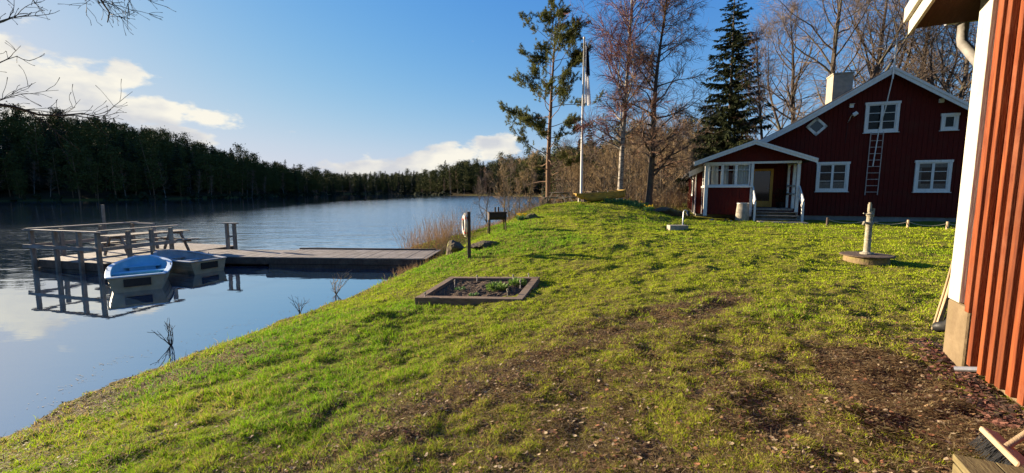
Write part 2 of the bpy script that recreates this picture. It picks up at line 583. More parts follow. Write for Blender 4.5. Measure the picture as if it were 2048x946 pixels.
CTRL = [(0, 0, 1.0), (0, 3, .95), (-2, 3.5, .72), (-3.6, 4.2, .40), (-2.2, 6.0, .55), (-3.8, 6.4, .33), (-3.2, 8.2, .33), (-.5, 7.9, .63), (.4, 7.4, .79), (-1.7, 7.5, .63), (-.6, 6.8, .73), (-.1, 6.9, .76), (-1.2, 9.2, .58), (-2.6, 10.6, .38), (2, 5, .98), (3.2, 3.2, 1.06), (4.2, 4.0, 1.05), (1.8, 8, .90), (5, 6, 1.02), (8, 9.5, 1.0), (2.5, 10.2, 1.10), (-1.18, 11.7, .74), (-2.4, 13.4, .42), (-1.6, 15.2, .70), (-.6, 16.2, 1.02), (-1.6, 18, .85), (1.3, 15.8, 1.25),
        (.2, 20, 1.25), (.9, 22.5, 1.6), (1.9, 24, 1.86), (4, 24.2, 2.0), (5.8, 23.4, 2.08), (6.9, 22.4, 1.82), (7.9, 21.6, 1.42), (9, 22, 1.15), (6.3, 16.3, 1.15), (4.5, 18, 1.4), (4, 20.5, 1.75), (11, 20.3, 1.16), (13.2, 19.7, 1.16), (16, 18.5, 1.1), (19, 17.5, 1.1), (12, 14, 1.06), (8, 4, 1.05), (6, 0, 1.08), (12, 5, 1.05), (20, 10, 1.1), (0, -6, 1.0), (8, -8, 1.1), (-4, -2, .6), (-5.6, 1.5, .35), (18, 0, 1.1), (28, 15, 1.2), (26, 26, 1.3), (18, 30, 1.3), (10, 30, 1.3), (6.5, 28, 1.7), (4, 28.5, 1.7), (2.4, 27, 1.62), (5.5, 33, 1.3), (3.2, 28, 1.78), (3.0, 26.3, 1.80), (2.55, 22.6, 1.80), (2.75, 24.2, 1.80), (2.2, 21.5, 1.66), (3.1, 29.0, 1.72), (6, 40, 1.1), (12, 40, 1.3), (25, 40, 1.5), (35, 30, 1.5), (35, 5, 1.2), (20, -10, 1.1)]
for (x, y) in SHORE[:24] + SHORE[-5:]:
    CTRL.append((x, y, 0.0))
for (x, y) in [(-7.5, 5), (-7.5, 8), (-6.5, 10.5), (-5.5, 13), (-6.5, 17), (-6.5, 21), (-3.5, 25), (-1.5, 30), (-.5, 38), (-10, 2), (-12, 12), (-12, 25), (-8, 35), (-12, -2), (0, 50)]:
    CTRL.append((x, y, -.8))
CT = np.array(CTRL, dtype=np.float64)


def tps(r2):
    return 0.5 * r2 * np.log(r2 + 1e-9)


_n = len(CT)
_A = np.zeros((_n + 3, _n + 3))
_d = ((CT[:, None, :2] - CT[None, :, :2]) ** 2).sum(-1)
_A[:_n, :_n] = tps(_d) + np.eye(_n) * 0.35
_A[:_n, _n] = 1
_A[:_n, _n + 1:] = CT[:, :2]
_A[_n, :_n] = 1
_A[_n + 1:, :_n] = CT[:, :2].T
_W = np.linalg.solve(_A, np.r_[CT[:, 2], 0, 0, 0])


def ground(x, y):
    x = np.asarray(x, dtype=np.float64)
    y = np.asarray(y, dtype=np.float64)
    shp = x.shape
    x, y = x.ravel(), y.ravel()
    z = np.full(x.shape, _W[_n]) + _W[_n + 1] * x + _W[_n + 2] * y
    for i in range(_n):
        z = z + _W[i] * tps((x - CT[i, 0]) ** 2 + (y - CT[i, 1]) ** 2)
    sd = lake_sd(x, y)
    far = np.where(sd < 0, np.maximum(-3.0, .25 * sd), np.minimum(1.4, .1 * sd))
    hill_l = 15.0 * sstep(4, 75, sd) * sstep(-60, -110, x) * sstep(330, 200, y)
    hill_f = 6.0 * sstep(5, 120, sd) * sstep(150, 220, y)
    hill_r = 3.0 * sstep(55, 140, y) * sstep(2, 40, sd) * sstep(0, 20, x)
    far = far + np.where(sd > 0, hill_l + hill_f + hill_r, 0)
    rr = np.hypot(x - 8, y - 12)
    w = sstep(34, 24, rr)
    z = np.clip(z, -1.5, 2.4)
    near = np.where(sd < 0, np.minimum(z, -.04 + .2 * sd), np.maximum(z, .012 + .05 * np.minimum(sd, 2)))
    z = near * w + far * (1 - w)
    # lumps of turf
    lump = (fbm(x, y, 1.5, 3, 3) - .5) * .13 + (fbm(x, y, .48, 9, 3) - .5) * (.085 + .045 * sstep(0, 3, x)) + (fbm(x, y, .17, 14, 2) - .5) * .055
    lump = lump + (fbm(x, y, .75, 61, 2) - .42) * .34 * np.exp(-((x + 2.0) / .9) ** 2 - ((y - 6.6) / 1.0) ** 2)
    z = z + lump * np.clip(sd * 1.5, 0, 1) * sstep(60, 25, rr)
    return z.reshape(shp)


def gz(x, y):
    return float(ground(np.array([x]), np.array([y]))[0])


def plane_dist(px_list, x, y, z=.9):
    """distance from (x, y) to a polyline given as ground points"""
    d = np.full(np.shape(x), 1e9)
    P = px_list
    for i in range(len(P) - 1):
        x0, y0 = P[i][:2]
        x1, y1 = P[i + 1][:2]
        ex, ey = x1 - x0, y1 - y0
        t = np.clip(((x - x0) * ex + (y - y0) * ey) / (ex * ex + ey * ey), 0, 1)
        d = np.minimum(d, np.hypot(x - x0 - t * ex, y - y0 - t * ey))
    return d


TRACK = [(-1.9, 1.9), (-1.05, 2.6), (-.45, 3.35), (.05, 3.95), (.85, 4.6), (1.8, 5.35), (3.2, 6.3)]
PATCH = [(3.25, 3.75), (3.05, 3.2), (3.0, 2.7)]
BANK = [(-5.0, 4.75), (-4.5, 5.1), (-4.0, 5.55)]


def bare(x, y):
    """0 = full turf, 1 = bare soil"""
    n = fbm(x, y, .8, 21, 4)
    n2 = fbm(x, y, .22, 33, 3)
    n3 = fbm(x, y, .13, 35, 2)
    a = .9 * sstep(.85, .10, plane_dist(TRACK, x, y) + (n - .5) * .9) * sstep(.30, .62, n2 * .6 + n3 * .4 + .06)
    b = sstep(.60, .34, plane_dist(PATCH, x, y) + (n - .5) * .35) * 1.1
    c = sstep(.95, .2, plane_dist(BANK, x, y) + (n - .5) * .7) * .7
    dry = sstep(-2.2, 1.6, x) * sstep(7.5, 2.5, y)               # thin mossy turf in front
    d = sstep(.48, .62, n2 * .5 + n3 * .35 + n * .15 + .05 * dry + .085 * sstep(4.6, 2.6, np.hypot(x, y)) * sstep(-2.6, -.8, x)) * (.24 + .36 * dry)
    e = sstep(.55, .1, lake_sd(x, y)) * .45
    return np.clip(np.maximum.reduce([a, b, c, d, e]), 0, 1)


def graded(a0, a1, step, lo, hi, g=1.09):
    mid = list(np.arange(a0, a1 + 1e-6, step))
    s, v, up = step, a1, []
    while v < hi:
        s *= g
        v += s
        up.append(v)
    s, v, dn = step, a0, []
    while v > lo:
        s *= g
        v -= s
        dn.append(v)
    return np.array(dn[::-1] + mid + up)


gx = graded(-6.5, 9, .055, -900, 900)
gy = graded(1.0, 15, .055, -300, 1800)
GX, GY = np.meshgrid(gx, gy)
GZ = ground(GX, GY)
nx, ny = len(gx), len(gy)
ii = (np.arange(ny - 1)[:, None] * nx + np.arange(nx - 1)[None, :])
mb = MB()
gv = np.c_[GX.ravel(), GY.ravel(), GZ.ravel()]
gb = bare(GX.ravel(), GY.ravel())
gs = lake_sd(GX.ravel(), GY.ravel())
gw = np.clip(sstep(0, 1, gs) * sstep(27, 36, np.hypot(GX.ravel() - 8, GY.ravel() - 12)), 0, 1)       # forest floor
mb.add(gv, np.stack([ii, ii + 1, ii + nx + 1, ii + nx], -1).reshape(-1, 4), np.c_[gb, gw, gb])

m, nt, b = mat_new('turf_and_soil')
at_ = nd(nt, 'ShaderNodeAttribute', attribute_name='Col')
tcn = nd(nt, 'ShaderNodeTexCoord')


def tnoise(nt, vec, scale, detail=6, rough=.6):
    n = nd(nt, 'ShaderNodeTexNoise')
    n.inputs['Scale'].default_value = scale
    n.inputs['Detail'].default_value = detail
    n.inputs['Roughness'].default_value = rough
    lk(nt, vec, n.inputs['Vector'])
    return n.outputs['Fac']


def tmix(nt, fac, a, b_):
    n = nd(nt, 'ShaderNodeMix', data_type='RGBA')
    for s, v in (('Factor', fac), ('A', a), ('B', b_)):
        if isinstance(v, tuple):
            n.inputs[s].default_value = (*v, 1)
        elif isinstance(v, float):
            n.inputs[s].default_value = v
        else:
            lk(nt, v, n.inputs[s])
    return n.outputs['Result']


def tramp(nt, v, lo, hi):
    n = nd(nt, 'ShaderNodeMapRange')
    n.inputs['From Min'].default_value = lo
    n.inputs['From Max'].default_value = hi
    lk(nt, v, n.inputs['Value'])
    return n.outputs[0]


ov = tcn.outputs['Object']
soil = tmix(nt, tramp(nt, tnoise(nt, ov, 34), .35, .65), (.055, .034, .017), (.145, .092, .046))
moss = tmix(nt, tramp(nt, tnoise(nt, ov, 16), .35, .65), (.085, .110, .010), (.185, .190, .020))
moss = tmix(nt, tramp(nt, tnoise(nt, ov, 1.1), .4, .65), moss, (.150, .130, .030))
sc_ = nd(nt, 'ShaderNodeSeparateColor')
lk(nt, at_.outputs['Color'], sc_.inputs[0])
lawn_ = tmix(nt, tramp(nt, sc_.outputs[0], .15, .75), moss, soil)
floor_ = tmix(nt, tramp(nt, tnoise(nt, ov, .5), .35, .65), (.030, .022, .012), (.055, .038, .018))
lk(nt, tmix(nt, sc_.outputs[1], lawn_, floor_), b.inputs['Base Color'])
b.inputs['Roughness'].default_value = .95
b.inputs['Specular IOR Level'].default_value = .05
bp = nd(nt, 'ShaderNodeBump')
bp.inputs['Strength'].default_value = 1.0
bp.inputs['Distance'].default_value = .06
lk(nt, tnoise(nt, ov, 22, 8, .7), bp.inputs['Height'])
lk(nt, bp.outputs[0], b.inputs['Normal'])
g_ = mb.build('ground', m, smooth=True)
g_['kind'] = 'structure'
g_['label'] = 'grassy lawn and wooded shore sloping down to the lake'

# ------------------------------------------------------------------ lake
m, nt, b = mat_new('lake_water')
b.inputs['Base Color'].default_value = (.020, .042, .075, 1)
b.inputs['IOR'].default_value = 2.5
geo = nd(nt, 'ShaderNodeNewGeometry')
sp = nd(nt, 'ShaderNodeSeparateXYZ')
lk(nt, geo.outputs['Position'], sp.inputs[0])
mp = nd(nt, 'ShaderNodeMapping')
mp.inputs['Scale'].default_value = (.55, 1.5, 1)
mp.inputs['Rotation'].default_value = (0, 0, R(12))
lk(nt, geo.outputs['Position'], mp.inputs[0])
w1 = tnoise(nt, mp.outputs[0], 1.6, 3, .5)
w2 = tnoise(nt, mp.outputs[0], .35, 2, .5)
patch = tnoise(nt, geo.outputs['Position'], .06, 3, .5)


def nmath(nt, op, a, b_=None):
    n = nd(nt, 'ShaderNodeMath', operation=op)
    for i, v in enumerate((a, b_)):
        if v is None:
            continue
        if isinstance(v, (int, float)):
            n.inputs[i].default_value = v
        else:
            lk(nt, v, n.inputs[i])
    return n.outputs[0]


# calm in the sheltered bay by the lawn, wind ripples on the open lake
open_ = tramp(nt, nmath(nt, 'ADD', sp.outputs[1], nmath(nt, 'MULTIPLY', patch, 6.0)), 14.5, 30.0)
lee = tramp(nt, nmath(nt, 'ADD', sp.outputs[0], nmath(nt, 'MULTIPLY', patch, 14.0)), -38.0, -6.0)
open_ = nmath(nt, 'MULTIPLY', open_, nmath(nt, 'ADD', .09, nmath(nt, 'MULTIPLY', lee, .91)))
amp = nmath(nt, 'ADD', .03, open_)
lk(nt, nmath(nt, 'ADD', .012, nmath(nt, 'MULTIPLY', open_, .17)), b.inputs['Roughness'])
hgt = nmath(nt, 'MULTIPLY', nmath(nt, 'ADD', w1, nmath(nt, 'MULTIPLY', w2, 1.6)), amp)
bp = nd(nt, 'ShaderNodeBump')
bp.inputs['Strength'].default_value = 1.0
bp.inputs['Distance'].default_value = .055
lk(nt, hgt, bp.inputs['Height'])
lk(nt, bp.outputs[0], b.inputs['Normal'])
mb = MB()
mb.add([(-900, -300, 0), (900, -300, 0), (900, 1800, 0), (-900, 1800, 0)], [(0, 1, 2, 3)])
gl = nd(nt, 'ShaderNodeBsdfGlossy', distribution='MULTI_GGX')
gl.inputs['Color'].default_value = (.92, .97, 1.0, 1)
lk(nt, b.inputs['Roughness'].links[0].from_socket, gl.inputs['Roughness'])
lk(nt, bp.outputs[0], gl.inputs['Normal'])
gm = nd(nt, 'ShaderNodeMixShader')
gm.inputs[0].default_value = .48
lk(nt, b.outputs[0], gm.inputs[1])
lk(nt, gl.outputs[0], gm.inputs[2])
lk(nt, gm.outputs[0], nt.nodes['Material Output'].inputs[0])
w_ = mb.build('lake_water', m)
w_['kind'] = 'structure'
w_['label'] = 'dark lake reflecting sky and forest, calm near the lawn'

# ------------------------------------------------------------------ grass
rng = np.random.default_rng(5)


def turf(N, r0, r1, seed):
    rng = np.random.default_rng(seed)
    lr = rng.uniform(math.log(r0), math.log(r1), N)
    r = np.exp(lr)
    a = rng.uniform(R(-62), R(60), N)
    x, y = r * np.sin(a), r * np.cos(a)
    bz = bare(x, y)
    sd = lake_sd(x, y)
    keep = (sd > .04) & (rng.random(N) < (1 - bz) ** 1.3 * (.35 + .9 * fbm(x, y, .10, 77, 2)))
    # leave out house, shed, bed
    keep &= ~((x > 9.9) & (y > 21.7 - (x - 9.9) * .364))
    ca, sa = math.cos(R(13.6)), math.sin(R(13.6))
    bx, by = (x + .56) * ca - (y - 7.93) * sa, (x + .56) * sa + (y - 7.93) * ca
    keep &= ~((abs(bx) < .98) & (abs(by) < .86))
    keep &= ~(np.hypot(x - 8.0, y - 9.55) < .45)
    return x[keep], y[keep], r[keep], sd[keep], bz[keep]


x, y, r, sd, bz = turf(1700000, 1.3, 34, 11)
n = len(x)
z = ground(x, y) - .006
lush = fbm(x, y, 1.8, 40, 3)
green = np.clip(sstep(2.6, -1.4, x - .22 * (y - 6)) * .42 + (lush - .5) * 1.7 + .10 * sstep(9, 14, y), 0, 1)
edge = sstep(.9, .1, sd)
hgt_ = (.015 + .020 * rng.random(n)) * (.75 + .6 * green) * (1 + .5 * edge)
tall = rng.random(n) < .015 + .05 * sstep(.62, .7, lush) + .30 * np.exp(-((x + 3.3) / .9) ** 2 - ((y - 4.05) / .30) ** 2)
hgt_ = np.where(tall, hgt_ * 1.9, hgt_)
tus = fbm(x, y, .085, 91, 2) * .6 + fbm(x, y, .3, 92, 2) * .4
hgt_ = hgt_ * (.45 + 1.25 * sstep(.32, .68, tus))
wid = .0026 * np.maximum(1, r / 2.6) * rng.uniform(.7, 1.4, n)
hgt_ *= 1 + .02 * np.maximum(0, r - 6)
th = rng.uniform(0, 2 * math.pi, n)
la = rng.uniform(0, 2 * math.pi, n)
lean = hgt_ * rng.uniform(.2, 1.3, n)
dx, dy = np.cos(th) * wid / 2, np.sin(th) * wid / 2
lx, ly = np.cos(la) * lean, np.sin(la) * lean
V = np.empty((n, 5, 3))
V[:, 0] = np.c_[x - dx, y - dy, z]
V[:, 1] = np.c_[x + dx, y + dy, z]
V[:, 2] = np.c_[x + dx * .8 + lx * .35, y + dy * .8 + ly * .35, z + hgt_ * .6]
V[:, 3] = np.c_[x - dx * .8 + lx * .35, y - dy * .8 + ly * .35, z + hgt_ * .6]
V[:, 4] = np.c_[x + lx, y + ly, z + hgt_]
k = rng.random(n)
c_g = np.array([.135, .275, .012])
c_y = np.array([.305, .365, .014])
c_s = np.array([.38, .29, .10])
C = c_y[None] * (1 - green[:, None]) + c_g[None] * green[:, None]
C = C * rng.uniform(.7, 1.3, (n, 1))
straw = k < (.12 + .36 * (1 - green) * sstep(9, 3, y) + .35 * edge)
C[straw] = c_s * rng.uniform(.6, 1.1, (straw.sum(), 1))
M['grassblade'] = attr_mat('grass_blades', .7, .4, .08)
mb = MB()
b0 = np.arange(n)[:, None] * 5
mb.add(V.reshape(-1, 3), np.concatenate([b0 + np.array([[0, 1, 2, 3]])]), np.repeat(C, 5, 0))
mb.f.append(b0 + np.array([[3, 2, 4]]))
g_ = mb.build('grass', M['grassblade'])
tag(g_, 'short yellow green mossy lawn grass growing over the sloping ground', 'grass', kind='stuff')


# matted dead grass lying between the green blades
rng = np.random.default_rng(19)
N = 520000
r = np.exp(rng.uniform(math.log(1.3), math.log(15), N))
a = rng.uniform(R(-60), R(58), N)
x, y = r * np.sin(a), r * np.cos(a)
bz, sd = bare(x, y), lake_sd(x, y)
dry = sstep(-3.0, 1.2, x) * sstep(9, 3, y)
p_ = np.clip(.15 + .48 * dry * fbm(x, y, .3, 51, 3) + .55 * bz * (1 - bz * .35) + .3 * sstep(.8, .1, sd), 0, 1)
ca, sa = math.cos(R(13.6)), math.sin(R(13.6))
bx, by = (x + .56) * ca - (y - 7.93) * sa, (x + .56) * sa + (y - 7.93) * ca
ok = (rng.random(N) < p_) & (sd > .03) & ~((abs(bx) < .98) & (abs(by) < .86))
x, y, r = x[ok], y[ok], r[ok]
n = len(x)
z = ground(x, y)
L = rng.uniform(.02, .065, n)
wd = .0016 * np.maximum(1, r / 2.4) * rng.uniform(.7, 1.6, n)
th = rng.uniform(0, 2 * math.pi, n)
up0, up1 = rng.uniform(.001, .014, n), rng.uniform(.002, .024, n)
dx, dy = np.cos(th), np.sin(th)
V = np.empty((n, 4, 3))
V[:, 0] = np.c_[x - dy * wd, y + dx * wd, z + up0]
V[:, 1] = np.c_[x + dy * wd, y - dx * wd, z + up0]
V[:, 2] = np.c_[x + dx * L + dy * wd * .5, y + dy * L - dx * wd * .5, z + up1]
V[:, 3] = np.c_[x + dx * L - dy * wd * .5, y + dy * L + dx * wd * .5, z + up1]
pal = np.array([(.26, .19, .085), (.19, .125, .060), (.12, .075, .038), (.33, .26, .14), (.16, .105, .055)])
C = pal[rng.integers(0, 5, n)] * rng.uniform(.7, 1.2, (n, 1))
mb = MB()
mb.add(V.reshape(-1, 3), np.arange(n * 4).reshape(-1, 4), np.repeat(C, 4, 0))
tag(mb.build('dead_grass', M['grassblade']), 'matted tan dead grass lying flat between the green blades', 'grass', kind='stuff')


def leaf_litter(name, label, N, gen, size, cols, seed):
    rng = np.random.default_rng(seed)
    x, y = gen(rng, N)
    ok = lake_sd(x, y) > .05
    x, y = x[ok], y[ok]
    n = len(x)
    z = ground(x, y)
    s = rng.uniform(size[0], size[1], n)
    a = rng.uniform(0, 6.28, n)
    tx, ty, tz = rng.uniform(-.5, .5, n), rng.uniform(-.5, .5, n), rng.uniform(.1, .5, n)
    V = np.empty((n, 6, 3))
    for i, (u, v, h) in enumerate([(-1, 0, .3), (-.3, -.55, 0), (.5, -.5, .1), (1, 0, .55), (.5, .5, .25), (-.3, .55, .1)]):
        px, py = (u * np.cos(a) - v * np.sin(a)) * s, (u * np.sin(a) + v * np.cos(a)) * s
        V[:, i] = np.c_[x + px, y + py, z + .012 + tz * h * s * 1.6 + (px * tx + py * ty) * .8 + .25 * s]
    C = np.array(cols)[rng.integers(0, len(cols), n)] * rng.uniform(.7, 1.25, (n, 1))
    mb = MB()
    b0 = np.arange(n)[:, None] * 6
    mb.add(V.reshape(-1, 3), b0 + np.array([[0, 1, 2, 3, 4, 5]]), np.repeat(C, 6, 0))
    o = mb.build(name, M['leaflit'])
    tag(o, label, 'leaves', kind='stuff')


M['leaflit'] = attr_mat('dead_leaves', .75, .15, .3)


def gen_lawn(rng, N):
    r = np.exp(rng.uniform(math.log(1.5), math.log(13), N * 3))
    a = rng.uniform(R(-58), R(58), N * 3)
    x, y = r * np.sin(a), r * np.cos(a)
    k = rng.random(N * 3) < .05 + .8 * bare(x, y) + .25 * sstep(-2, 1.5, x) * sstep(6, 3, y)
    return x[k], y[k]


leaf_litter('fallen_leaves', 'dry brown dead leaves scattered over the thin grass and bare earth', 12000, gen_lawn, (.005, .021), [(.16, .090, .040), (.22, .14, .065), (.10, .058, .028), (.13, .075, .034), (.33, .25, .15), (.20, .085, .04)], 3)


def gen_wall(rng, N):
    t = rng.uniform(-.5, 1.4, N)
    d = np.abs(rng.normal(0, .13, N))
    return 4.12 - .466 * t - .885 * d, 3.87 - .885 * t + .466 * d


leaf_litter('wall_leaves', 'dark reddish brown leaves drifted along the foot of the shed wall', 1500, gen_wall, (.014, .03), [(.12, .045, .03), (.05, .03, .022), (.20, .09, .06), (.085, .05, .035)], 4)


def gen_float(rng, N):
    i = rng.integers(0, 8, N)
    t = rng.random(N)
    P = np.array([(-7.4, 4.4), (-6.0, 4.6), (-5.6, 5.0), (-5.9, 5.6), (-6.0, 6.2), (-5.6, 7.0), (-5.2, 8.0), (-4.8, 8.9), (-4.3, 10.2)])
    p = P[i] + (P[i + 1] - P[i]) * t[:, None] + rng.normal(0, .10, (N, 2)) - np.array([.12, 0])
    return p[:, 0], p[:, 1]


rngf = np.random.default_rng(31)
fx, fy = gen_float(rngf, 160)
okf = lake_sd(fx, fy) < -.03
fx, fy = fx[okf], fy[okf]
mb = MB()
for x_, y_ in zip(fx, fy):
    s_ = rngf.uniform(.004, .014)
    a_ = rngf.uniform(0, 6.28, 6) * 0 + np.arange(6) * 1.047 + rngf.uniform(0, 1)
    rr_ = s_ * rngf.uniform(.5, 1.2, 6)
    mb.add(np.c_[x_ + rr_ * np.cos(a_), y_ + rr_ * np.sin(a_) * .6, np.full(6, .006)], [(0, 1, 2, 3, 4, 5)], np.array([(.12, .08, .045), (.07, .045, .025), (.20, .15, .09)])[rngf.integers(0, 3)])
for k in range(46):
    x_, y_ = fx[k % len(fx)], fy[k % len(fx)]
    a_ = rngf.uniform(0, 3.14)
    L = rngf.uniform(.06, .30)
    mb.add([(x_, y_, .008), (x_ + .006, y_ + .004, .008), (x_ + L * math.cos(a_), y_ + L * math.sin(a_) * .5, .008)], [(0, 1, 2)], (.10, .08, .04))
tag(mb.build('floating_leaves', M['leaflit']), 'dead leaves and reed bits floating on the still water along the lawn edge', 'leaves', kind='stuff')

# ------------------------------------------------------------------ farmhouse
TH = R(20)
E1 = Vector((math.cos(TH), -math.sin(TH), 0))
E2 = Vector((math.sin(TH), math.cos(TH), 0))
HO = Vector((15.49, 22.0, 0))                   # house origin; x along the gable wall, y into the house
house = thing('red_farmhouse', 'large dark red wooden farmhouse with white trimmed gable and glazed porch', 'house', HO, -TH)
GPROF = [(-5.6, 3.74), (-2.6, 5.15), (-.87, 6.08), (2.665, 8.27), (9.2, 3.95)]     # underside of the roof


def roof_z(s):
    for (a, za), (b_, zb) in zip(GPROF, GPROF[1:]):
        if s <= b_:
            return za + (zb - za) * (s - a) / (b_ - a)
    return GPROF[-1][1]


mb = MB()
mb.prism([(-5.6, 1.35), (9.2, 1.35)] + GPROF[::-1], 0, 10)
s = -5.5
i = 0
while s < 9.2:                                   # cover battens
    zt = roof_z(s) - .03
    mb.box((s, -.012, (1.36 + zt) / 2), (.045, .022, zt - 1.36))
    s += .19
t = .15
while t < 10:
    mb.box((-5.612, t, (1.36 + 3.7) / 2), (.022, .045, 2.33))
    t += .19
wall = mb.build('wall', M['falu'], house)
mb = MB()
mb.box((1.8, 5, 1.05), (14.7, 9.9, .75))
mb.build('plinth', M['plinth'], house)
# roof sheets
mb = MB()
TOPS = [(-6.0, 3.55)] + GPROF[1:4] + [(9.6, 3.69)]
for (a, za), (b_, zb) in zip(TOPS, TOPS[1:]):
    mb.prism([(a, za + .01), (b_, zb + .01), (b_, zb + .13), (a, za + .13)], -.42, 10.4)
roof = mb.build('roof', M['roof'], house)
mb = MB()
for (a, za), (b_, zb) in zip(TOPS, TOPS[1:]):
    mb.prism([(a, za - .19), (b_, zb - .19), (b_, zb + .09), (a, za + .09)], -.452, -.424)
    mb.prism([(a, za - .02), (b_, zb - .02), (b_, zb + .105), (a, za + .105)], -.478, -.454)
mb.build('bargeboard', M['white'], house)
mb = MB()
mb.box((2.1, 4.7, 8.4), (.95, 1.1, 1.7))
mb.box((2.1, 4.7, 9.28), (1.02, 1.17, .08))
mb.build('chimney', M['brick'], roof)


def window(parent, cx_, z0, z1, w, y0, cols, rows, curtain=None, name='window'):
    """framed window standing proud of a wall in local x/z, at y = y0"""
    fr = MB()
    cz, h = (z0 + z1) / 2, z1 - z0
    t = .11
    fr.box((cx_ - w / 2 + t / 2, y0 - .03, cz), (t, .06, h))
    fr.box((cx_ + w / 2 - t / 2, y0 - .03, cz), (t, .06, h))
    fr.box((cx_, y0 - .034, z1 - t / 2), (w + .06, .068, t))
    fr.box((cx_, y0 - .034, z0 + t / 2), (w, .066, t))
    o = fr.build('window', M['white'], parent)
    gw = w - 2 * t
    sm = MB()
    for i in range(cols):
        x0 = cx_ - gw / 2 + gw / cols * i
        x1 = x0 + gw / cols
        tt = .05
        sm.box((x0 + tt / 2, y0 - .022, cz), (tt, .034, h - 2 * t))
        sm.box((x1 - tt / 2, y0 - .022, cz), (tt, .034, h - 2 * t))
        sm.box(((x0 + x1) / 2, y0 - .023, z1 - t - tt / 2), (x1 - x0 - 2 * tt, .034, tt))
        sm.box(((x0 + x1) / 2, y0 - .023, z0 + t + tt / 2), (x1 - x0 - 2 * tt, .034, tt))
        for j in range(1, rows):
            zz = z0 + t + (h - 2 * t) / rows * j
            sm.box(((x0 + x1) / 2, y0 - .020, zz), (x1 - x0 - 2 * tt, .026, .028))
    sm.build('sash', M['white'], o)
    p = MB()
    p.add([(cx_ - gw / 2, y0 - .008, z0 + t), (cx_ + gw / 2, y0 - .008, z0 + t), (cx_ + gw / 2, y0 - .008, z1 - t), (cx_ - gw / 2, y0 - .008, z1 - t)], [(0, 1, 2, 3)])
    p.build('pane', M['glass'], o)
    bk = MB()  # thin panel behind the pane, its dark colour painted as indoor shade
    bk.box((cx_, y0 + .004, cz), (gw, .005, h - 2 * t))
    bk.build('room_shade_panel', M['room'], o)
    if curtain:
        cb = MB()
        for (a, b_, za, zb) in curtain:
            nseg = 16
            v = []
            for q in range(nseg + 1):
                u = a + (b_ - a) * q / nseg
                yy = y0 - .002 + .0015 * math.sin(q * 2.2)
                v += [(cx_ + u * gw, yy, z0 + t + za * (h - 2 * t)), (cx_ + u * gw, yy, z0 + t + zb * (h - 2 * t))]
            cb.add(v, [(2 * q, 2 * q + 2, 2 * q + 3, 2 * q + 1) for q in range(nseg)])
        cb.build('curtain', M['curtain_dim'], o)
    sl = MB()
    sl.box((cx_, y0 - .05, z0 - .015), (w + .08, .10, .03))
    sl.build('sill', M['white'], o)
    return o


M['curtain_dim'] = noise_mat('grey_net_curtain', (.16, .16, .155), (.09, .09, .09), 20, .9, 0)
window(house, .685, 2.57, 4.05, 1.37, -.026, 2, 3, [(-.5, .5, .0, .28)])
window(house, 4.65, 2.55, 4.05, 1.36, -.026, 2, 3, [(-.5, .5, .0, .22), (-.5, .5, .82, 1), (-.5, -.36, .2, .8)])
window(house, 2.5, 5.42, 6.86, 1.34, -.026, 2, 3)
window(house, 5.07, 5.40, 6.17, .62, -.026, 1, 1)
# diamond window
mb = MB()
cz = 5.83
for k in range(4):
    a = R(45 + 90 * k)
    q = Matrix.Rotation(-a, 3, 'Y')
    c = Vector((-.135, -.03, cz)) + q @ Vector((0, 0, .275))
    mb.box(c, (.665, .06, .115), q)
dw = mb.build('diamond_window', M['white'], house)
mb = MB()
mb.add([(-.135 - .3, -.028, cz), (-.135, -.028, cz - .3), (-.135 + .3, -.028, cz), (-.135, -.028, cz + .3)], [(0, 1, 2, 3)])
mb.build('pane', M['pane'], dw)
for vx in (1.25, 4.70):
    mb = MB()
    mb.box((vx, -.05, 6.75), (.17, .10, .17))
    mb.box((vx, -.105, 6.835), (.21, .13, .02))
    mb.build('vent', M['white'], house, bevel=.005)
mb = MB()
mb.box((-5.6 - .02, .06, 2.55), (.06, .16, 2.4))
mb.build('corner_board', M['white'], house)

# side window and drainpipe on the long wall seen past the porch
sw = MB()
for dy in (1.5, 3.1):
    sw.box((-5.65, dy, 3.0), (.06, .11, 1.3))
for dz in (2.36, 3.6):
    sw.box((-5.652, 2.3, dz), (.064, 1.7, .11))
for dy in (1.95, 2.35, 2.75):
    sw.box((-5.645, dy, 3.0), (.05, .06, 1.2))
sw.box((-5.645, 2.3, 3.2), (.044, 1.5, .04))
so = sw.build('side_window', M['white'], house)
mb = MB()
mb.box((-5.63, 2.3, 3.0), (.012, 1.5, 1.2))
mb.build('curtain', M['curtain'], so)
mb = MB()
mb.tube([(-6.05, .35, 3.60), (-6.05, .35, 3.50), (-5.72, .35, 3.2), (-5.70, .35, 1.4)], .045, 8)
mb.build('downpipe', M['roof'], house)
mb = MB()
pr = [(-6.07 + .075 * math.cos(a), 3.56 + .075 * math.sin(a)) for a in [math.pi + math.pi * q / 6 for q in range(7)]]
mb.prism(pr, -.4, 10.3)
mb.build('gutter', M['roof'], house)

# ---- porch: glazed veranda on the left, open entrance on the right
PF = -2.0                                        # front plane
PL, PM, PR_ = -5.26, -3.19, -1.23
porch = MB()
# lower panels (boards)
porch.box(((PL + PM) / 2, PF + .05, 2.12), (PM - PL - .14, .10, 1.40))
s = PL + .15
while s < PM - .1:
    porch.box((s, PF - .008, 2.12), (.04, .016, 1.39))
    s += .16
porch.box((PL + .05, PF + .98, 2.12), (.10, 1.76, 1.40))
t = PF + .2
while t < -.15:
    porch.box((PL - .008, t, 2.12), (.016, .04, 1.39))
    t += .16
